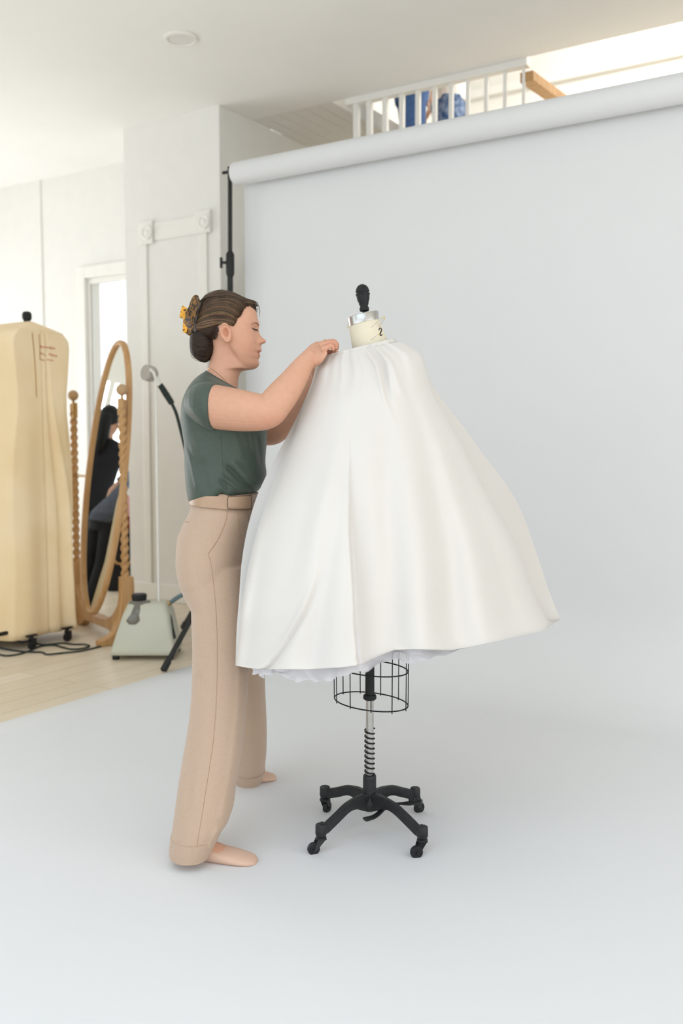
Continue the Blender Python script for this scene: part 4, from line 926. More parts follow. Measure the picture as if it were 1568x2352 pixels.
# roots along the hairline, from the ear over the temple to the forehead and along the top; control points set the sweep
ROOTS = [((512, 746), (498, 756), (478, 762), (455, 759)), ((528, 748), (508, 748), (482, 758), (454, 757)), ((541, 754), (518, 742), (488, 752), (453, 754)), ((547, 744), (522, 728), (486, 738), (452, 750)), ((549, 738), (528, 712), (486, 720), (452, 744)), ((557, 730), (536, 698), (488, 704), (453, 736)), ((562, 719), (542, 690), (492, 692), (455, 726)), ((568, 708), (548, 682), (500, 680), (458, 714)), ((575, 704), (556, 680), (508, 672), (462, 702)), ((585, 709), (568, 682), (520, 668), (466, 692))]
hs = MB()
for side in (-1, 1):
    for i in range(680):
        u = rh.uniform(0, len(ROOTS)-1.001); k = int(u); f = u-k; A, B = ROOTS[k], ROOTS[k+1]
        jx, jy = rh.gauss(0, 1.2), rh.gauss(0, 1.2)
        c4 = [(lerp(A[m][0], B[m][0], f)+jx*(.3 if m == 0 else 1), lerp(A[m][1], B[m][1], f)+jy*(.3 if m == 0 else 1)) for m in range(4)]
        ex = rh.uniform(-2.5, 3.5); L_ = math.hypot(c4[0][0]-c4[1][0], c4[0][1]-c4[1][1]); c4[0] = (c4[0][0]+(c4[0][0]-c4[1][0])/L_*ex, c4[0][1]+(c4[0][1]-c4[1][1])/L_*ex)
        col = shade()
        if k < 4 and rh.random() < .55 and side < 0: col = tuple(x*rh.uniform(.8, 1.15) for x in (3.0, 2.8, 2.4))      # the lighter lock above the ear
        q = bez(*c4); q = [(max(tab(HBACK, y)+.8, min(tab(HFRONT, y)-.8, x)), y) for x, y in q]
        strand(hs, q, side, rh.uniform(.0006, .0016), col, rh.uniform(.0000, .0030))
# crown strands crossing the middle
for i in range(130):
    s0 = rh.uniform(-.95, .95); xr = rh.uniform(560, 590); ytop = lambda x: stab([(464, 690), (474, 679.5), (486, 673), (504, 668.4), (519, 669), (533, 674), (547, 679.5), (560, 686), (576, 690), (587, 694), (594, 702)], x)
    pp = []
    for j in range(15):
        x = lerp(xr, 466, j/14); dyy = lerp(.055, .075, math.sin(math.pi*j/14))*s0; drop = (dyy/.080)**2*26
        y = ytop(x)+drop; pp.append(P(x, y-.4, DW)+DEP*dyy)
    hs.tube(pp, rh.uniform(.0009, .0018), 5, col=shade())
for i in range(46):                                                     # rolled ridge down the back of the head
    o = rh.uniform(-1, 1); pp = []
    for j in range(12):
        y = lerp(690, 768, j/11); xb = tab(HBACK, y); pp.append(P(xb+1.2+2.2*abs(o)+1.5*math.sin(j*.9+i), y, DW)+DEP*(.020*o+.006*math.sin(j*.55+i*.7)))
    hs.tube(pp, rh.uniform(.0016, .0030), 6, col=tuple([rh.uniform(.6, 1.6)]*3))
# fringe wisps and fly-aways
for a in ([(583, 692), (591, 697), (595.5, 706), (597, 716), (594.5, 729)], [(586, 694), (593, 701), (596, 711), (595, 722)], [(580, 691), (588, 693), (593, 700), (592, 712), (589.5, 719)], [(464, 690), (471, 680), (481, 673), (492, 668.5), (508, 664.5)], [(462, 694), (470, 678), (482, 670), (500, 666)], [(500, 668), (515, 664.5), (530, 668), (540, 674)], [(552, 682), (560, 683), (570, 688)], [(437, 815), (445, 824), (458, 831)], [(436, 800), (440, 818), (452, 829)]):
    for dy in (-.010, .002, .012): hs.tube([P(x, y, DW+dy) for x, y in catmull(a, 5)], .00045 if len(a) > 4 else .0004, 4, col=(1.0, .95, .9))
hair = obj('hair', MB().add(cap.V, cap.F, (.55, .52, .5)), M['hair'], woman, angle=180)
hb = MB(); hb.V, hb.F, hb.C = hs.V, hs.F, hs.C
obj('hair_strands', hb, M['hair'], hair, angle=180)
# the dark roll at the nape
ROLL = [(766, 440, 490), (772, 437.5, 497), (782, 436.2, 498), (792, 436, 497.5), (802, 436.8, 496), (810, 438.5, 494), (817, 442, 490), (823, 447, 485), (828, 455, 478), (830.5, 461, 471)]
rings = [hring(y, xl, y+1.5, xr, DW, lerp(.060, .030, sstep(805, 831, y)), 40, 2.2) for y, xl, xr in ROLL]
rl_ = MB().loft(rings, col=(.75, .72, .7))
rbv = bvh_of(rl_)
for i in range(190):
    y0 = rh.uniform(766, 828); sag = rh.uniform(2, 8); xl, xr = tab([(a[0], a[1]) for a in ROLL], y0), tab([(a[0], a[2]) for a in ROLL], y0)
    pp = []
    for j in range(13):
        u = j/12; x = lerp(xr-2.5, xl+1.0, u); y = y0+sag*math.sin(math.pi*u)*.9-1.5*u
        h = hit(rbv, x, min(830, y), rh.uniform(-.0002, .0006))
        if h is not None: pp.append(h)
    if len(pp) > 4: rl_.tube(pp, rh.uniform(.0006, .0013), 5, col=tuple([rh.uniform(.6, 1.5)]*3))
obj('hair_roll', rl_, M['hairdark'], hair, angle=180)
# ---- claw clip: two curved jaws and two squared grips
clip = MB()
JAW_ = [(462, 686), (457, 683.5), (450, 684.5), (444, 690), (440, 700), (436.5, 712), (433, 722), (431, 734), (428, 744), (425.5, 756), (425, 765), (431, 768.5), (440, 769), (447, 765), (451, 757), (453, 746), (456, 734), (459.5, 722), (463.5, 710), (466, 698)]
for side in (-1, 1):
    yy = lambda x, y: (.026+.030*sstep(436, 462, x)+.012*gauss(y, 730, 26))
    outer = [P(x, y, DW)+DEP*side*(yy(x, y)+.005) for x, y in JAW_]; inner = [P(x, y, DW)+DEP*side*yy(x, y) for x, y in JAW_]
    n = len(JAW_); cO = sum(outer, Vector())/n+DEP*side*.004; cI = sum(inner, Vector())/n
    clip.add(outer+inner+[cO, cI], [(i, (i+1) % n, 2*n) for i in range(n)]+[(n+(i+1) % n, n+i, 2*n+1) for i in range(n)]+[(i, n+i, n+(i+1) % n, (i+1) % n) for i in range(n)])
clip.tube([P(432, 722, DW)-DEP*.030, P(432, 722, DW)+DEP*.030], .0045, 10); clip.tube([P(430, 745, DW)-DEP*.028, P(430, 745, DW)+DEP*.028], .0045, 10)
co = obj('hair_clip', clip, M['tortoise'], woman, angle=40, label='dark tortoiseshell claw clip with amber grips')
grips = MB()
for side, pl_ in ((-1, [(422, 703.5), (427.5, 707.5), (433.5, 711), (431.5, 723), (427, 737), (421, 733.5), (415, 731.5), (417.5, 718)]), (1, [(419, 728), (425, 733), (430, 737), (428, 748), (424, 746), (417, 746)])):
    grips.prism([P(x, y, DW)+DEP*side*.020 for x, y in pl_], DEP*side*.006)
grips.prism([P(x, y, DW)-DEP*.034 for x, y in ((426, 742), (432, 747), (436, 752), (433, 766), (428, 768), (424, 765), (424.5, 754))], -DEP*.005)
obj('grip', grips, M['amber'], co, angle=40, label='bright amber grip plates')
# ------------------------------------------------------------------ garment steamer
sb = (PF(252, 1517)+PF(402, 1517))/2; sf = (PF(402, 1517)-PF(252, 1517)); sf.z = 0; sw = sf.length; sx = sf.normalized(); sy = ZV.cross(sx)   # sy points away
st = thing('garment_steamer', sb, 'grey white floor garment steamer on a tapered base beside the mirror', 'steamer')
dS = proj(sb)[2]; k_ = dS/FPX
def srect(cx, cy, hw, hd, z, r=.02, n=6):
    out = []
    for (sxx, syy, a0) in ((1, -1, -90), (1, 1, 0), (-1, 1, 90), (-1, -1, 180)):
        for i in range(n):
            a = math.radians(a0+90*i/(n-1)); out.append(sb+sx*(cx+sxx*(hw-r)+r*math.cos(a))+sy*(cy+syy*(hd-r)+r*math.sin(a))+ZV*z)
    return out
zb_, zt_ = .028, .305
obj('base', MB().loft([srect(0, .13, sw/2-.004, .135, zb_, .02), srect(0, .13, sw/2, .14, zb_+.008, .02), srect(0, .13, sw/2-.006, .136, zb_+.03, .02), srect(.010, .14, sw/2-.052, .105, zt_-.06, .025), srect(.012, .145, sw/2-.072, .088, zt_-.008, .03), srect(.012, .145, sw/2-.085, .075, zt_, .03)]), M['steam'], st, angle=60)
for cx_, cy_ in ((-sw/2+.03, .02), (sw/2-.03, .02), (-sw/2+.03, .24), (sw/2-.03, .24)):
    c = sb+sx*cx_+sy*cy_+ZV*.016; obj('wheel', MB().lathe([(.006, -.018), (.014, -.018), (.016, -.015), (.016, .015), (.014, .018), (.006, .018)], 20, c, sx), M['rubber'], st)
tk = sb+sx*(-.045)+sy*.075
obj('water_tank', MB().loft([[tk+sx*(w*math.cos(2*math.pi*i/28)+o)+sy*(w*.8*math.sin(2*math.pi*i/28)+yy)+ZV*z for i in range(28)] for w, o, yy, z in ((.052, -.012, -.012, .195), (.062, -.010, -.008, .215), (.066, .005, .02, .27), (.060, .012, .035, .312), (.030, .010, .04, .320))]), M['tank'], st, angle=60)
obj('tank_cap', MB().lathe([(.030, .312), (.040, .318), (.043, .345), (.038, .352), (0, .352)], 28, tk+sx*.008+sy*.04), M['rubber'], st)
pb = sb+sx*(P(354, 1385, dS).x*0+(354-327)*k_)+sy*.15
zz = lambda py: HCAM+(1017-py)*k_*1.03
obj('pole', MB().tube([pb+ZV*.29, pb+ZV*zz(1000)], .0078, 14).tube([pb+ZV*(zz(1000)-.01), pb+ZV*zz(872)], .0055, 12), M['white_plastic'], st)
obj('pole_hook', MB().tube([pb+ZV*zz(872), pb+ZV*zz(860)-sx*.01, pb+ZV*zz(852)-sx*.03], .008, 10), M['white_plastic'], st)
dH = dS+.10
hp = [P(362, 868, dH), P(352, 862, dH), P(343, 857, dH-.02)]
ha = (P(326, 853, dH-.06)-P(356, 862, dH)).normalized(); hc = P(345, 858, dH-.01)
obj('steam_head', MB().lathe([(.012, -.040), (.030, -.034), (.043, -.015), (.046, .012), (.044, .034), (.038, .036), (.010, .032)], 28, hc, (-DEP*.75+RGT*-.62+ZV*.12)), M['greyplastic'], st, angle=50)
obj('head_neck', MB().tube([P(352, 864, dH), P(360, 874, dH), P(367, 886, dH)], [.024, .020, .0165], 14), M['white_plastic'], st)
obj('handle', MB().tube([P(366, 880, dH), P(369, 886, dH), P(381, 905, dH), P(393, 924, dH), P(394.5, 927, dH)], [.010, .017, .0185, .0175, .016], 14), M['hose'], st)
hq = [Vector(p) for p in catmull([tuple(P(x, y, d)) for x, y, d in ((394, 926, dH), (404, 948, dH), (413, 980, dH), (424, 1026, dH), (434, 1075, dH), (448, 1150, dH-.02), (466, 1230, dH-.05), (474, 1290, dH-.06), (466, 1328, dH-.05), (448, 1350, dH-.03), (427, 1362, dS+.04), (408, 1372, dS+.08), (391, 1384, dS+.12))], 8)]
obj('hose', MB().tube(hq[:57], .0095, 12), M['hose'], st); obj('lower_hose', MB().tube(hq[56:], .0125, 12), M['hoseblue'], st)
obj('hose_connector', MB().tube([P(377, 1391, dS+.12), P(384, 1388, dS+.12), P(391, 1384, dS+.12)], [.011, .016, .014], 14).tube([P(378, 1388, dS+.12), P(383, 1400, dS+.12)], .008, 8), M['brass'], st)
obj('switch_lead', MB().tube([Vector(p) for p in catmull([tuple(P(x, y, d)) for x, y, d in ((386, 1400, dS+.10), (393, 1418, dS+.08), (397, 1440, dS+.06), (399, 1458, dS+.05), (398, 1467, dS+.05))], 5)], [.004]*11+[.005, .006, .007, .008, .010, .012, .013, .013, .011, .008], 8), M['hose'], st)

# ------------------------------------------------------------------ oval cheval mirror
mA = P(289, 1440, 5.60); mA.z = 0; MH = math.radians(36)                 # right post foot; the frame runs away to the left
md = RGT*-math.sin(MH)+DEP*math.cos(MH); mn = -(RGT*math.cos(MH)+DEP*math.sin(MH))   # along the frame, out of the glass
SEP = .80; mB = mA+md*SEP; mC = (mA+mB)/2
mi = thing('cheval_mirror', mC, 'oval cheval mirror in a pale wood frame with rope twist posts', 'mirror')
zc_ = HCAM-(1095-1017)*5.9/FPX; TL = math.radians(7.5); ma = .285; mc = .835
mu = (ZV*math.cos(TL)-mn*math.sin(TL)); mnn = mn*math.cos(TL)+ZV*math.sin(TL); mo = Vector((mC.x, mC.y, zc_))-md*.125
ell = lambda a, k: mo+md*ma*k*math.cos(a)+mu*mc*(1-(1-k)*ma/mc)*math.sin(a)
fr = MB(); n = 96; V = []; F = []
for i in range(n):
    a = 2*math.pi*i/n; c = ell(a, 1.0); t = (ell(a+.01, 1)-ell(a-.01, 1)).normalized(); o = t.cross(mnn).normalized()
    V += [c+o*x+mnn*y for x, y in ((.017, -.014), (.019, .008), (.012, .017), (-.008, .017), (-.015, .008), (-.015, -.014))]
for i in range(n):
    for j in range(6): F.append((i*6+j, i*6+(j+1) % 6, ((i+1) % n)*6+(j+1) % 6, ((i+1) % n)*6+j))
obj('frame', fr.add(V, F), M['oak'], mi, angle=60)
obj('glass', MB().add([ell(2*math.pi*i/n, .975) for i in range(n)]+[ell(2*math.pi*i/n, .975)-mnn*.006 for i in range(n)], [tuple(range(n)), tuple(range(2*n-1, n-1, -1))]+[(i, (i+1) % n, n+(i+1) % n, n+i) for i in range(n)]), M['mirror'], mi, angle=0)
obj('backing', MB().add([ell(2*math.pi*i/n, .98)-mnn*.007 for i in range(n)]+[ell(2*math.pi*i/n, .98)-mnn*.013 for i in range(n)], [tuple(range(n)), tuple(range(2*n-1, n-1, -1))]+[(i, (i+1) % n, n+(i+1) % n, n+i) for i in range(n)]), M['oak'], mi, angle=0)
zT = HCAM+(1017-938)*5.6/FPX                                             # top of the twisted part
for base in (mA, mB):
    z0, rt = .17, .0215; rings = []
    for i in range(150):
        z = lerp(z0, zT, i/149); tw = z*62; ring = []
        for k in range(24):
            a = 2*math.pi*k/24; r = rt*(1+.20*math.cos(2*(a-tw))-.03); ring.append(Vector((base.x+r*math.cos(a), base.y+r*math.sin(a), z)))
        rings.append(ring)
    obj('twisted_post', MB().loft(rings), M['oak'], mi, angle=180)
    pc = Vector((base.x, base.y, 0))
    obj('post_top', MB().lathe([(.022, zT), (.023, zT+.045), (.016, zT+.05), (.0085, zT+.054), (.0085, zT+.075)], 20, pc), M['oak'], mi)
    obj('finial', MB().ball(pc+ZV*(zT+.104), .0345, 28, 18), M['knob'], mi)
    sgn = 1 if base is mA else -1
    obj('bracket', MB().obox(pc+ZV*(zT+.005)+md*.026*sgn, md, mn, ZV, .005, .016, .050), M['brass'], mi, bevel=.001)
    cpt = ell(0 if base is mB else math.pi, 1.06)
    obj('pivot', MB().tube([Vector((base.x, base.y, zc_)), cpt], .008, 12), M['brass'], mi)
# shaped cradle under the mirror: concave top edge rising to both posts
zr = .40; poly = []
for i in range(25):
    u = lerp(-.055, SEP+.055, i/24); e = abs(2*(u-SEP/2)/(SEP+.11)); poly.append(mA+md*u+ZV*(.105+.295*max(0, e)**3.2)-mn*-.03)
poly += [mA+md*(SEP+.055)+ZV*.03+mn*.03, mA+md*(SEP-.02)+ZV*0.0+mn*.03, mA+md*(SEP-.12)+ZV*.0+mn*.03, mA+md*(SEP-.20)+ZV*.05+mn*.03, mA+md*.20+ZV*.05+mn*.03, mA+md*.12+mn*.03, mA+md*.02+mn*.03, mA+md*-.055+ZV*.03+mn*.03]
obj('cradle', MB().prism(poly, -mn*.06), M['oak'], mi, angle=30, bevel=.006)
for base in (mA, mB):                                                    # shaped end panels with front and back feet
    pf = [(-.045, .40), (.030, .40), (.034, .28), (.052, .15), (.085, .075), (.13, .045), (.18, .034), (.18, .0), (.10, .0), (.06, .022), (-.06, .022), (-.10, .0), (-.18, .0), (-.18, .034), (-.13, .045), (-.085, .075), (-.058, .15), (-.048, .28)]
    obj('end_panel', MB().prism([base+mn*a+ZV*z-md*.03 for a, z in pf], md*.06), M['oak'], mi, angle=30, bevel=.006)
# ------------------------------------------------------------------ garment rack under a calico cover
XF = -4.40
gp = PX(62, 735, -4.62); rk = Vector((-4.62, gp.y, 0))
RO = [(768, 150), (779, 163), (800, 167), (860, 164), (905, 161), (950, 163), (1005, 171), (1060, 178), (1150, 183), (1230, 182), (1290, 182), (1340, 186), (1400, 190), (1438, 195)]
gr = thing('garment_rack', rk, 'black wheeled garment rack standing under a calico dust cover', 'garment rack')
obj('post', MB().tube([rk+ZV*.10, Vector((rk.x, rk.y, gp.z-.02))], .014, 12), M['black'], gr)
obj('post', MB().tube([rk+ZV*.10-Vector((.52, 0, 0)), Vector((rk.x-.52, rk.y, gp.z-.02))], .014, 12), M['black'], gr)
obj('hanging_bar', MB().tube([Vector((rk.x, rk.y, gp.z-.09)), Vector((rk.x-.52, rk.y, gp.z-.09))], .013, 12), M['black'], gr)
fz = PX(62, 737, -4.62).z
obj('finial', MB().lathe([(.012, fz-.02), (.020, fz), (.028, fz+.014), (.0285, fz+.036), (.024, fz+.050), (.012, fz+.056), (0, fz+.057)], 24, (rk.x, rk.y, 0)), M['rubber'], gr)
c1_, c2_ = PF(155, 1473), PF(86, 1494)
for xx in (c1_.x, c1_.x-.60):
    obj('base_bar', MB().tube([Vector((xx-.09, c1_.y, .105)), Vector((xx-.09, c2_.y-.34, .105))], .012, 10).tube([Vector((xx-.09, rk.y, .105)), Vector((rk.x+(xx-c1_.x), rk.y, .105))], .012, 10), M['black'], gr)
    for yy in (c1_.y, c2_.y, c2_.y-.34):
        w_ = Vector((xx, yy, .026)); cs = MB(); cs.obox(w_+ZV*.056, (1,0,0), (0,1,0), ZV, .012, .034, .005); cs.lathe([(.010, .052), (.012, .070), (.010, .085)], 14, (w_.x, w_.y, 0))
        for sg in (-1, 1): cs.obox(w_+Vector((.013*sg, .006, .016)), (1,0,0), (0,1,0), ZV, .002, .016, .024)
        ca = obj('caster', cs, M['black'], gr); obj('wheel', MB().lathe([(.005, -.011), (.024, -.011), (.026, -.008), (.026, .008), (.024, .011), (.005, .011)], 24, w_, (1,0,0)), M['rubber'], ca)
# cover: rows of a rounded box, front face folded
outline = [(PX(x, y, XF).z, PX(x, y, XF).y) for y, x in RO]; outline.sort()
zh = outline[0][0]; ztop = PX(62, 740, -4.62).z; ym = gp.y
zs = list(np.linspace(zh, outline[-1][0], 44)); XBk = -5.22
def cover_front(s, z):
    """fold depth of the front face; s 0 (left) .. 1 (right)"""
    px = lerp(-40, 190, s); h = sstep(2.0, .6, z) if False else 1-sstep(.5, 1.75, z)
    f = .010*math.sin(px*.055+.8)*h
    f += -.016*gauss(px, lerp(92, 128, h), lerp(4, 13, h))*(.35+h)+.020*gauss(px, lerp(104, 150, h), lerp(6, 12, h))*h-.02*gauss(px, 172, 8)*h
    f += -.006*gauss(px, lerp(74, 84, h), 2.5)
    return f*1.6
rows = []
def cover_row(z, yr_, xf, xb, rr, foldk=1):
    yl_ = 2*ym-yr_-.16; ring = []
    for i in range(70):
        s = i/69; y = lerp(yl_, yr_, s); e = abs(2*s-1); r_ = .09*max(0, (e-.86)/.14)**2; ring.append(Vector((xf+cover_front(s, z)*foldk-r_, y, z)))
    for i in range(1, 14): ring.append(Vector((lerp(xf-.09, xb, i/13), yr_+.012*math.sin(i*1.7+z*3)*(1-i/13)-.34*i/13, z)))
    for i in range(14): ring.append(Vector((xb, lerp(yr_-.34, yl_+.02, i/13), z)))
    for i in range(1, 13): ring.append(Vector((lerp(xb, xf-.09, i/13), yl_+.012*math.sin(i*1.9+z*3)*(i/13), z)))
    return ring
for z in zs: rows.append(cover_row(z, tab(outline, z), XF, XBk, .06))
zsh = zs[-1]; ysh = tab(outline, zsh)
for t in np.linspace(.08, 1, 12):
    rows.append([Vector((lerp(p.x, lerp(XBk+.12, -4.60, (p.x-XBk)/(XF-XBk)) if True else p.x, t**1.4*.9), lerp(p.y, ym+(p.y-ym)*.08, t), lerp(zsh, ztop, t**1.25))) for p in rows[43]])
cv = MB().loft(rows, False, True)
co_ = obj('calico_cover', cv, M['muslin'], None, angle=180, solid=.0012)
tag(co_, 'cream calico dust cover with red handwriting, draped over the garment rack at the left', 'dust cover')
cbv = bvh_of(cv)
def on_cover(pts, r, m, name):
    q = [hit(cbv, x, y, .0008) for x, y in pts]; q = [p for p in q if p is not None]
    return obj(name, MB().tube(q, r, 6), m, co_)
ORG[co_.name] = Vector(co_.location)
on_cover(catmull([(73.5, 764), (77, 800), (80, 840), (82, 880), (83.5, 912)], 8), .0034, M['thread'], 'seam_stitching')
on_cover(catmull([(88.5, 768), (90.5, 785), (91, 800), (91.5, 826)], 6), .0026, M['thread'], 'seam_stitching')
rw = random.Random(5); mbw = MB()
for (x0, y0, x1, y1, h) in ((92, 796, 126, 801, 6.5), (91.5, 811, 104, 815, 6), (112, 813, 131, 819, 6), (92, 826, 102, 828, 5), (108, 826, 122, 829, 3)):
    pts = []; n_ = max(8, int((x1-x0)/1.3))
    for i in range(n_): u = i/(n_-1); pts.append((lerp(x0, x1, u)+rw.uniform(-.8, .8), lerp(y0, y1, u)+h*.5*(-1)**i*rw.uniform(.35, 1)))
    q = [hit(cbv, x, y, .0008) for x, y in pts]; q = [p for p in q if p is not None]
    if len(q) > 3: mbw.tube(q, .0021, 5)
obj('handwriting', mbw, M['redink'], co_, label='faded red handwritten lines')
# ------------------------------------------------------------------ cord on the floor
cz = .006
cd = [(258, 1480), (240, 1482), (225, 1486), (205, 1491), (180, 1496), (140, 1500), (108, 1503), (96, 1498), (60, 1497), (25, 1493), (0, 1488), (-25, 1480), (-15, 1472), (10, 1470), (28, 1470), (52, 1475), (72, 1472), (92, 1480), (120, 1479), (145, 1477), (170, 1480), (195, 1480), (205, 1484), (190, 1489), (165, 1491), (145, 1487), (125, 1482), (95, 1484), (70, 1494), (45, 1502), (15, 1506), (-10, 1501)]
pts = [PF(x, y, cz) for x, y in [tuple(a) for a in catmull(cd, 6)]]
tag(obj('power_cord', MB().tube(pts, .0052, 8), M['hose'], None, angle=180), 'dark power cord loosely coiled on the wood floor beside the steamer', 'cord')
# ------------------------------------------------------------------ things standing behind the mirror, by the window
def on_floor_box(name, x0, x1, ytop, d, depth, z0, m, label, cat, group=None, bevel=.006):
    a, b = P(x0, ytop, d), P(x1, ytop, d); c = (a+b)/2; h = (b-a)
    hw = h.length/2; ax_ = h.normalized(); ay_ = ZV.cross(ax_).normalized()
    o = obj(name, MB().obox(Vector((c.x, c.y, (a.z+z0)/2))+ay_*depth/2, ax_, ay_, ZV, hw, depth/2, (a.z-z0)/2), m, None, bevel=bevel)
    return tag(o, label, cat, group), a.z
D1 = 7.5
t = thing('equipment_case', P(281, 1250, D1), 'black fabric equipment case standing behind the mirror post', 'case')
ax_ = RGT; zt1 = P(281, 1216, D1).z; cc = P(281, 1216, D1); cc = Vector((cc.x, cc.y, zt1/2))+DEP*.16
t.location = (cc.x, cc.y, 0); ORG[t.name] = Vector((cc.x, cc.y, 0))
obj('body', MB().obox(cc, RGT, DEP, ZV, .14, .16, zt1/2), M['case'], t, bevel=.02)
obj('carry_handle', MB().tube([cc-DEP*.165+RGT*x+ZV*z for x, z in ((-.08, .02), (-.05, -.02), (0, -.03), (.05, -.02), (.08, .02))], .010, 8), M['oak'], t)
zt = zt1
def fold_pile(name, x0, x1, z0, z1, d, m, label, cat, group=None):
    a, b = P(x0, 1200, d), P(x1, 1200, d); c = (a+b)/2; hw = (b-a).length/2; rings = []
    for z, k in ((z0, .93), (z0+.15*(z1-z0), 1), (z0+.5*(z1-z0), .97), (z0+.85*(z1-z0), 1), (z1, .9)):
        rings.append([Vector((c.x, c.y, z))+DEP*.12+RGT*hw*k*math.copysign(abs(math.cos(2*math.pi*i/28))**.4, math.cos(2*math.pi*i/28))+DEP*.11*k*math.copysign(abs(math.sin(2*math.pi*i/28))**.4, math.sin(2*math.pi*i/28)) for i in range(28)])
    return tag(obj(name, MB().loft(rings), m, None, angle=60), label, cat, group)
zof = lambda y: P(281, y, D1).z
fold_pile('folded_cloth', 262, 300, zt+.0, zof(1186), D1-.0, M['red'], 'brick red folded cloth on top of the black equipment case', 'cloth')
fold_pile('folded_cloth', 266, 284, zof(1186), zof(1128), D1-.0, M['blueitem'], 'periwinkle blue folded cloth seen between mirror frame and post', 'cloth')
fold_pile('folded_cloth', 287, 305, zof(1186), zof(1140), D1-.0, M['pink'], 'pink folded cloth between the twisted post and the white pier', 'cloth')
fold_pile('folded_cloth', 286, 304, zof(1140), zof(1122), D1-.0, M['white_cloth'], 'pale folded cloth on the pink one beside the pier', 'cloth')
fold_pile('folded_cloth', 286, 304, zof(1122), zof(1082), D1-.0, M['denim2'], 'dark patterned folded cloth in the pile beside the pier', 'cloth')
fold_pile('folded_cloth', 286, 305, zof(1082), zof(1048), D1-.0, M['white_plastic'], 'white rolled cloth near the top of the pile beside the pier', 'cloth')
fold_pile('folded_cloth', 285, 303, zof(1048), zof(1024), D1-.0, M['maroon'], 'maroon cloth topping the pile beside the pier', 'cloth')

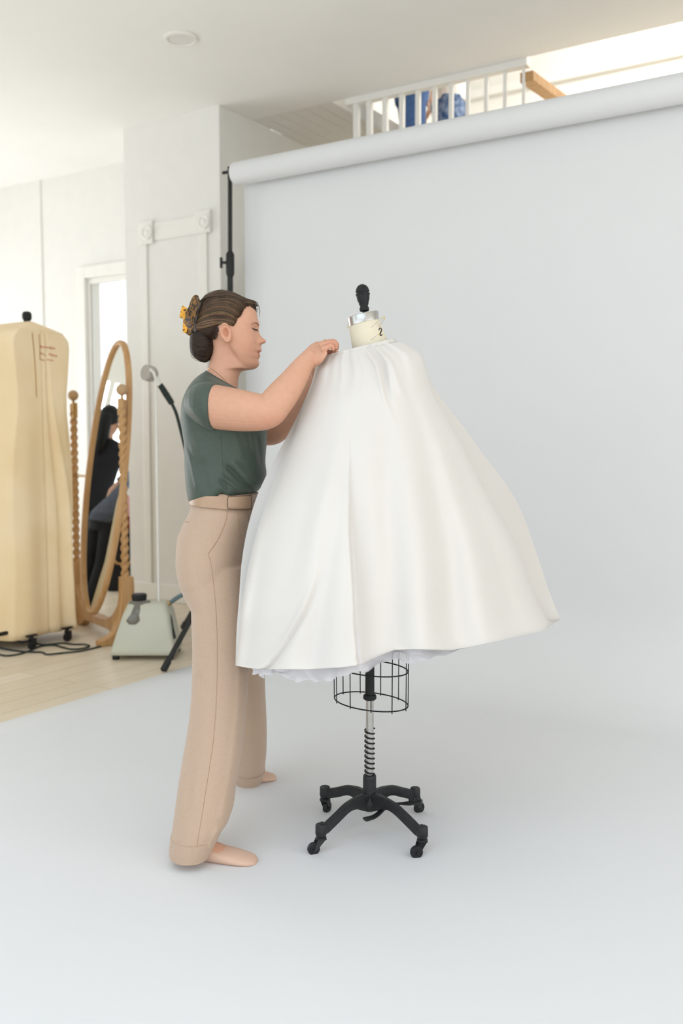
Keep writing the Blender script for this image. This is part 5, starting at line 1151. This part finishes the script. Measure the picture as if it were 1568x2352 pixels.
# ------------------------------------------------------------------ other people: in the mirror and up in the loft
def figure(name, base, yaw, H, label, pose, cloth, hair_m, hair_long=0.0, arm=None, lean=0.0, long_sleeves=False):
    """standing figure: a continuous skin body with clothes, shoes and hair as parts; yaw = facing direction"""
    root = thing(name, base, label, 'person'); b = Vector(base); f = Vector((math.cos(yaw), math.sin(yaw), 0)); s = ZV.cross(f)
    def at(x, y, z):
        zz_ = z*H; off = 0.0
        if z > .52: off = lean*(z-.52)*H*2; zz_ = zz_-lean*lean*(z-.52)*H*.9
        return b+f*(x*H+off)+s*y*H+ZV*zz_
    core = MB()
    def ring(z, hw, hd, x=0.0): return [at(x+hd*math.cos(2*math.pi*k/24), hw*math.sin(2*math.pi*k/24), z) for k in range(24)]
    core.loft([ring(.47, .085, .060), ring(.52, .098, .068), ring(.58, .082, .058), ring(.63, .074, .052), ring(.70, .090, .060), ring(.76, .104, .060), ring(.80, .108, .050), ring(.825, .085, .040), ring(.845, .040, .034), ring(.875, .033, .033, .006)])
    core.loft([ring(.858, .018, .022, .022), ring(.872, .034, .046, .012), ring(.895, .043, .058, .012), ring(.925, .047, .060, .008), ring(.955, .046, .060, .004), ring(.980, .036, .048, 0), ring(.997, .014, .018, 0)])
    core.tube([at(.058, 0, .925), at(.074, 0, .908), at(.066, 0, .902)], [.006*H, .010*H, .006*H], 8)
    for y in (-.046, .046): core.tube([at(.0, y, .93), at(-.006, y*1.08, .912), at(0, y, .90)], [.006*H, .010*H, .005*H], 8)
    legs = []
    for y in (-1, 1):
        leg = [(0, .050*y, .50, .050), (.004, .054*y, .40, .045), (.008, .055*y, .28, .032), (-.004, .056*y, .19, .031), (-.012, .056*y, .10, .022), (-.012, .056*y, .04, .019)]
        core.tube([at(*q[:3]) for q in leg], [q[3]*H for q in leg], 16); legs.append(leg)
        core.loft([[at(x+w*math.cos(2*math.pi*k/16)*.0, .056*y+w*math.cos(2*math.pi*k/16), max(.001, h/2+h/2*math.sin(2*math.pi*k/16))) for k in range(16)] for x, w, h in ((-.034, .010, .02), (-.025, .018, .04), (0, .021, .05), (.04, .026, .034), (.075, .026, .022), (.10, .014, .012))])
    arms = arm or [[(0, 1, .79), (.0, 1.25, .66), (.06, 1.2, .53)], [(0, -1, .79), (.0, -1.25, .66), (.06, -1.2, .53)]]
    armp = []
    for a in arms:
        sh, el, wr = [at(q[0], q[1]*.112, q[2]) for q in a]; armp.append((sh, el, wr))
        core.tube([sh, sh.lerp(el, .5), el, el.lerp(wr, .4), wr], [.034*H, .030*H, .025*H, .024*H, .015*H], 14)
        d = (wr-el).normalized(); n_ = d.cross(ZV); n_ = n_.normalized() if n_.length > .1 else s; u_ = n_.cross(d)
        core.tube([wr, wr+d*.020*H, wr+d*.048*H], [.014*H, .022*H, .019*H], 12, flat=.5, up=u_)
        for i in range(4): o = n_*(.0135-.009*i)*H; core.tube([wr+d*.045*H+o, wr+d*.066*H+o*1.1-u_*.002*H, wr+d*(.084-.004*abs(i-1.4))*H+o*1.1-u_*.010*H], [.0056*H, .0052*H, .004*H], 8)
        core.tube([wr+d*.018*H+n_*.016*H, wr+d*.040*H+n_*.030*H, wr+d*.058*H+n_*.032*H-u_*.006*H], [.0075*H, .0065*H, .005*H], 8)
    V_, F_ = remesh(core, .0065, 4, .5); me_ = np_mesh('body', V_, F_, b); finish('body', me_, M['skin2'], root, b, angle=180)
    # clothes
    up_, lo_, shoe = cloth
    tp = MB(); g = 1.13
    tp.loft([ring(.485, .085*g+.012, .060*g+.014), ring(.53, .098*g, .068*g), ring(.58, .082*g+.01, .058*g+.01), ring(.63, .074*g+.012, .052*g+.012), ring(.70, .090*g, .060*g), ring(.76, .104*g, .060*g), ring(.80, .108*g, .052*g), ring(.828, .085*g, .042*g), ring(.845, .048, .042)])
    for sh, el, wr in armp: tp.tube([sh.lerp(el, -.08), sh.lerp(el, .3), sh.lerp(el, .62)]+([el, el.lerp(wr, .5), el.lerp(wr, .95)] if long_sleeves else []), [.042*H, .042*H, .040*H]+([.036*H, .032*H, .026*H] if long_sleeves else []), 16)
    V_, F_ = remesh(tp, .008, 4, .5); me_ = np_mesh('top', V_, F_, b); finish('top', me_, M[up_], root, b, angle=180)
    tr_ = MB(); tr_.loft([ring(.44, .092, .068), ring(.50, .106, .076), ring(.545, .100, .072), ring(.59, .086, .062)])
    for y in (-1, 1): tr_.tube([at(q[0], q[1], q[2]) for q in legs[0 if y < 0 else 1][:5]]+[at(-.010, .056*y, .035)], [.060*H, .054*H, .045*H, .043*H, .040*H, .040*H], 18)
    V_, F_ = remesh(tr_, .008, 4, .5); me_ = np_mesh('trousers', V_, F_, b); finish('trousers', me_, M[lo_], root, b, angle=180)
    for y in (-1, 1):
        obj('shoe', MB().loft([[at(x, .056*y+w*math.cos(2*math.pi*k/16), max(.0, h/2+h/2*math.sin(2*math.pi*k/16))) for k in range(16)] for x, w, h in ((-.042, .012, .03), (-.032, .022, .05), (0, .025, .055), (.04, .030, .040), (.08, .030, .028), (.112, .016, .018))]), M[shoe], root, angle=180)
    hr = MB(); hr.loft([ring(.905, .030, .020, -.046), ring(.925, .048, .052, -.012), ring(.955, .050, .062, -.004), ring(.985, .042, .054, -.004), ring(1.006, .018, .024, -.004)])
    if hair_long: hr.tube([at(-.055, .0, .955), at(-.068, .004, .90), at(-.064, .01, .84), at(-.070, .014, .955-hair_long)], [.030*H, .034*H, .030*H, .012*H], 14)
    obj('hair', hr, M[hair_m], root, angle=180)
    return root
def mirrored(px, py, dist):
    """a place seen in the mirror at a photo pixel, dist metres behind the glass"""
    r = ray(px, py).normalized(); t_ = (mo-CAMP).dot(mnn)/r.dot(mnn); h = CAMP+r*t_; r2 = r-mnn*2*r.dot(mnn); return h+r2*dist
pm = mirrored(219, 1100, 1.95); pm.z = 0
figure('person', pm, math.atan2(-(mC-pm).y, -(mC-pm).x)+.35, 1.70, 'person in black with long dark hair, reflected in the oval mirror', None, ('navy', 'navy', 'case'), 'hairdark', .20, arm=[[(0, 1, .79), (.10, 1.5, .72), (.16, .7, .86)], [(0, -1, .79), (.03, -1.3, .66), (.12, -.8, .58)]])
pm2 = mirrored(268, 1100, 1.30); pm2.z = 0
figure('person', pm2, math.atan2(-(mC-pm2).y, -(mC-pm2).x)+.9, 1.50, 'person in a slate blue top reflected low in the oval mirror', None, ('greyshirt', 'navy', 'case'), 'hair', 0, lean=.30)
zlf = zl+.06
pj = P(944, 260, 6.72); figure('person', (pj.x, pj.y, zlf), YAW, 1.72, 'person in blue jeans and a white top on the loft, leftmost behind the railing', None, ('white_cloth', 'denim', 'case'), 'hair', long_sleeves=True)
pj = P(1030, 250, 7.17); figure('person', (pj.x, pj.y, zlf), YAW+math.pi, 1.86, 'person in mottled blue trousers on the loft, second from the left', None, ('white_cloth', 'denim2', 'case'), 'hairdark', long_sleeves=True)
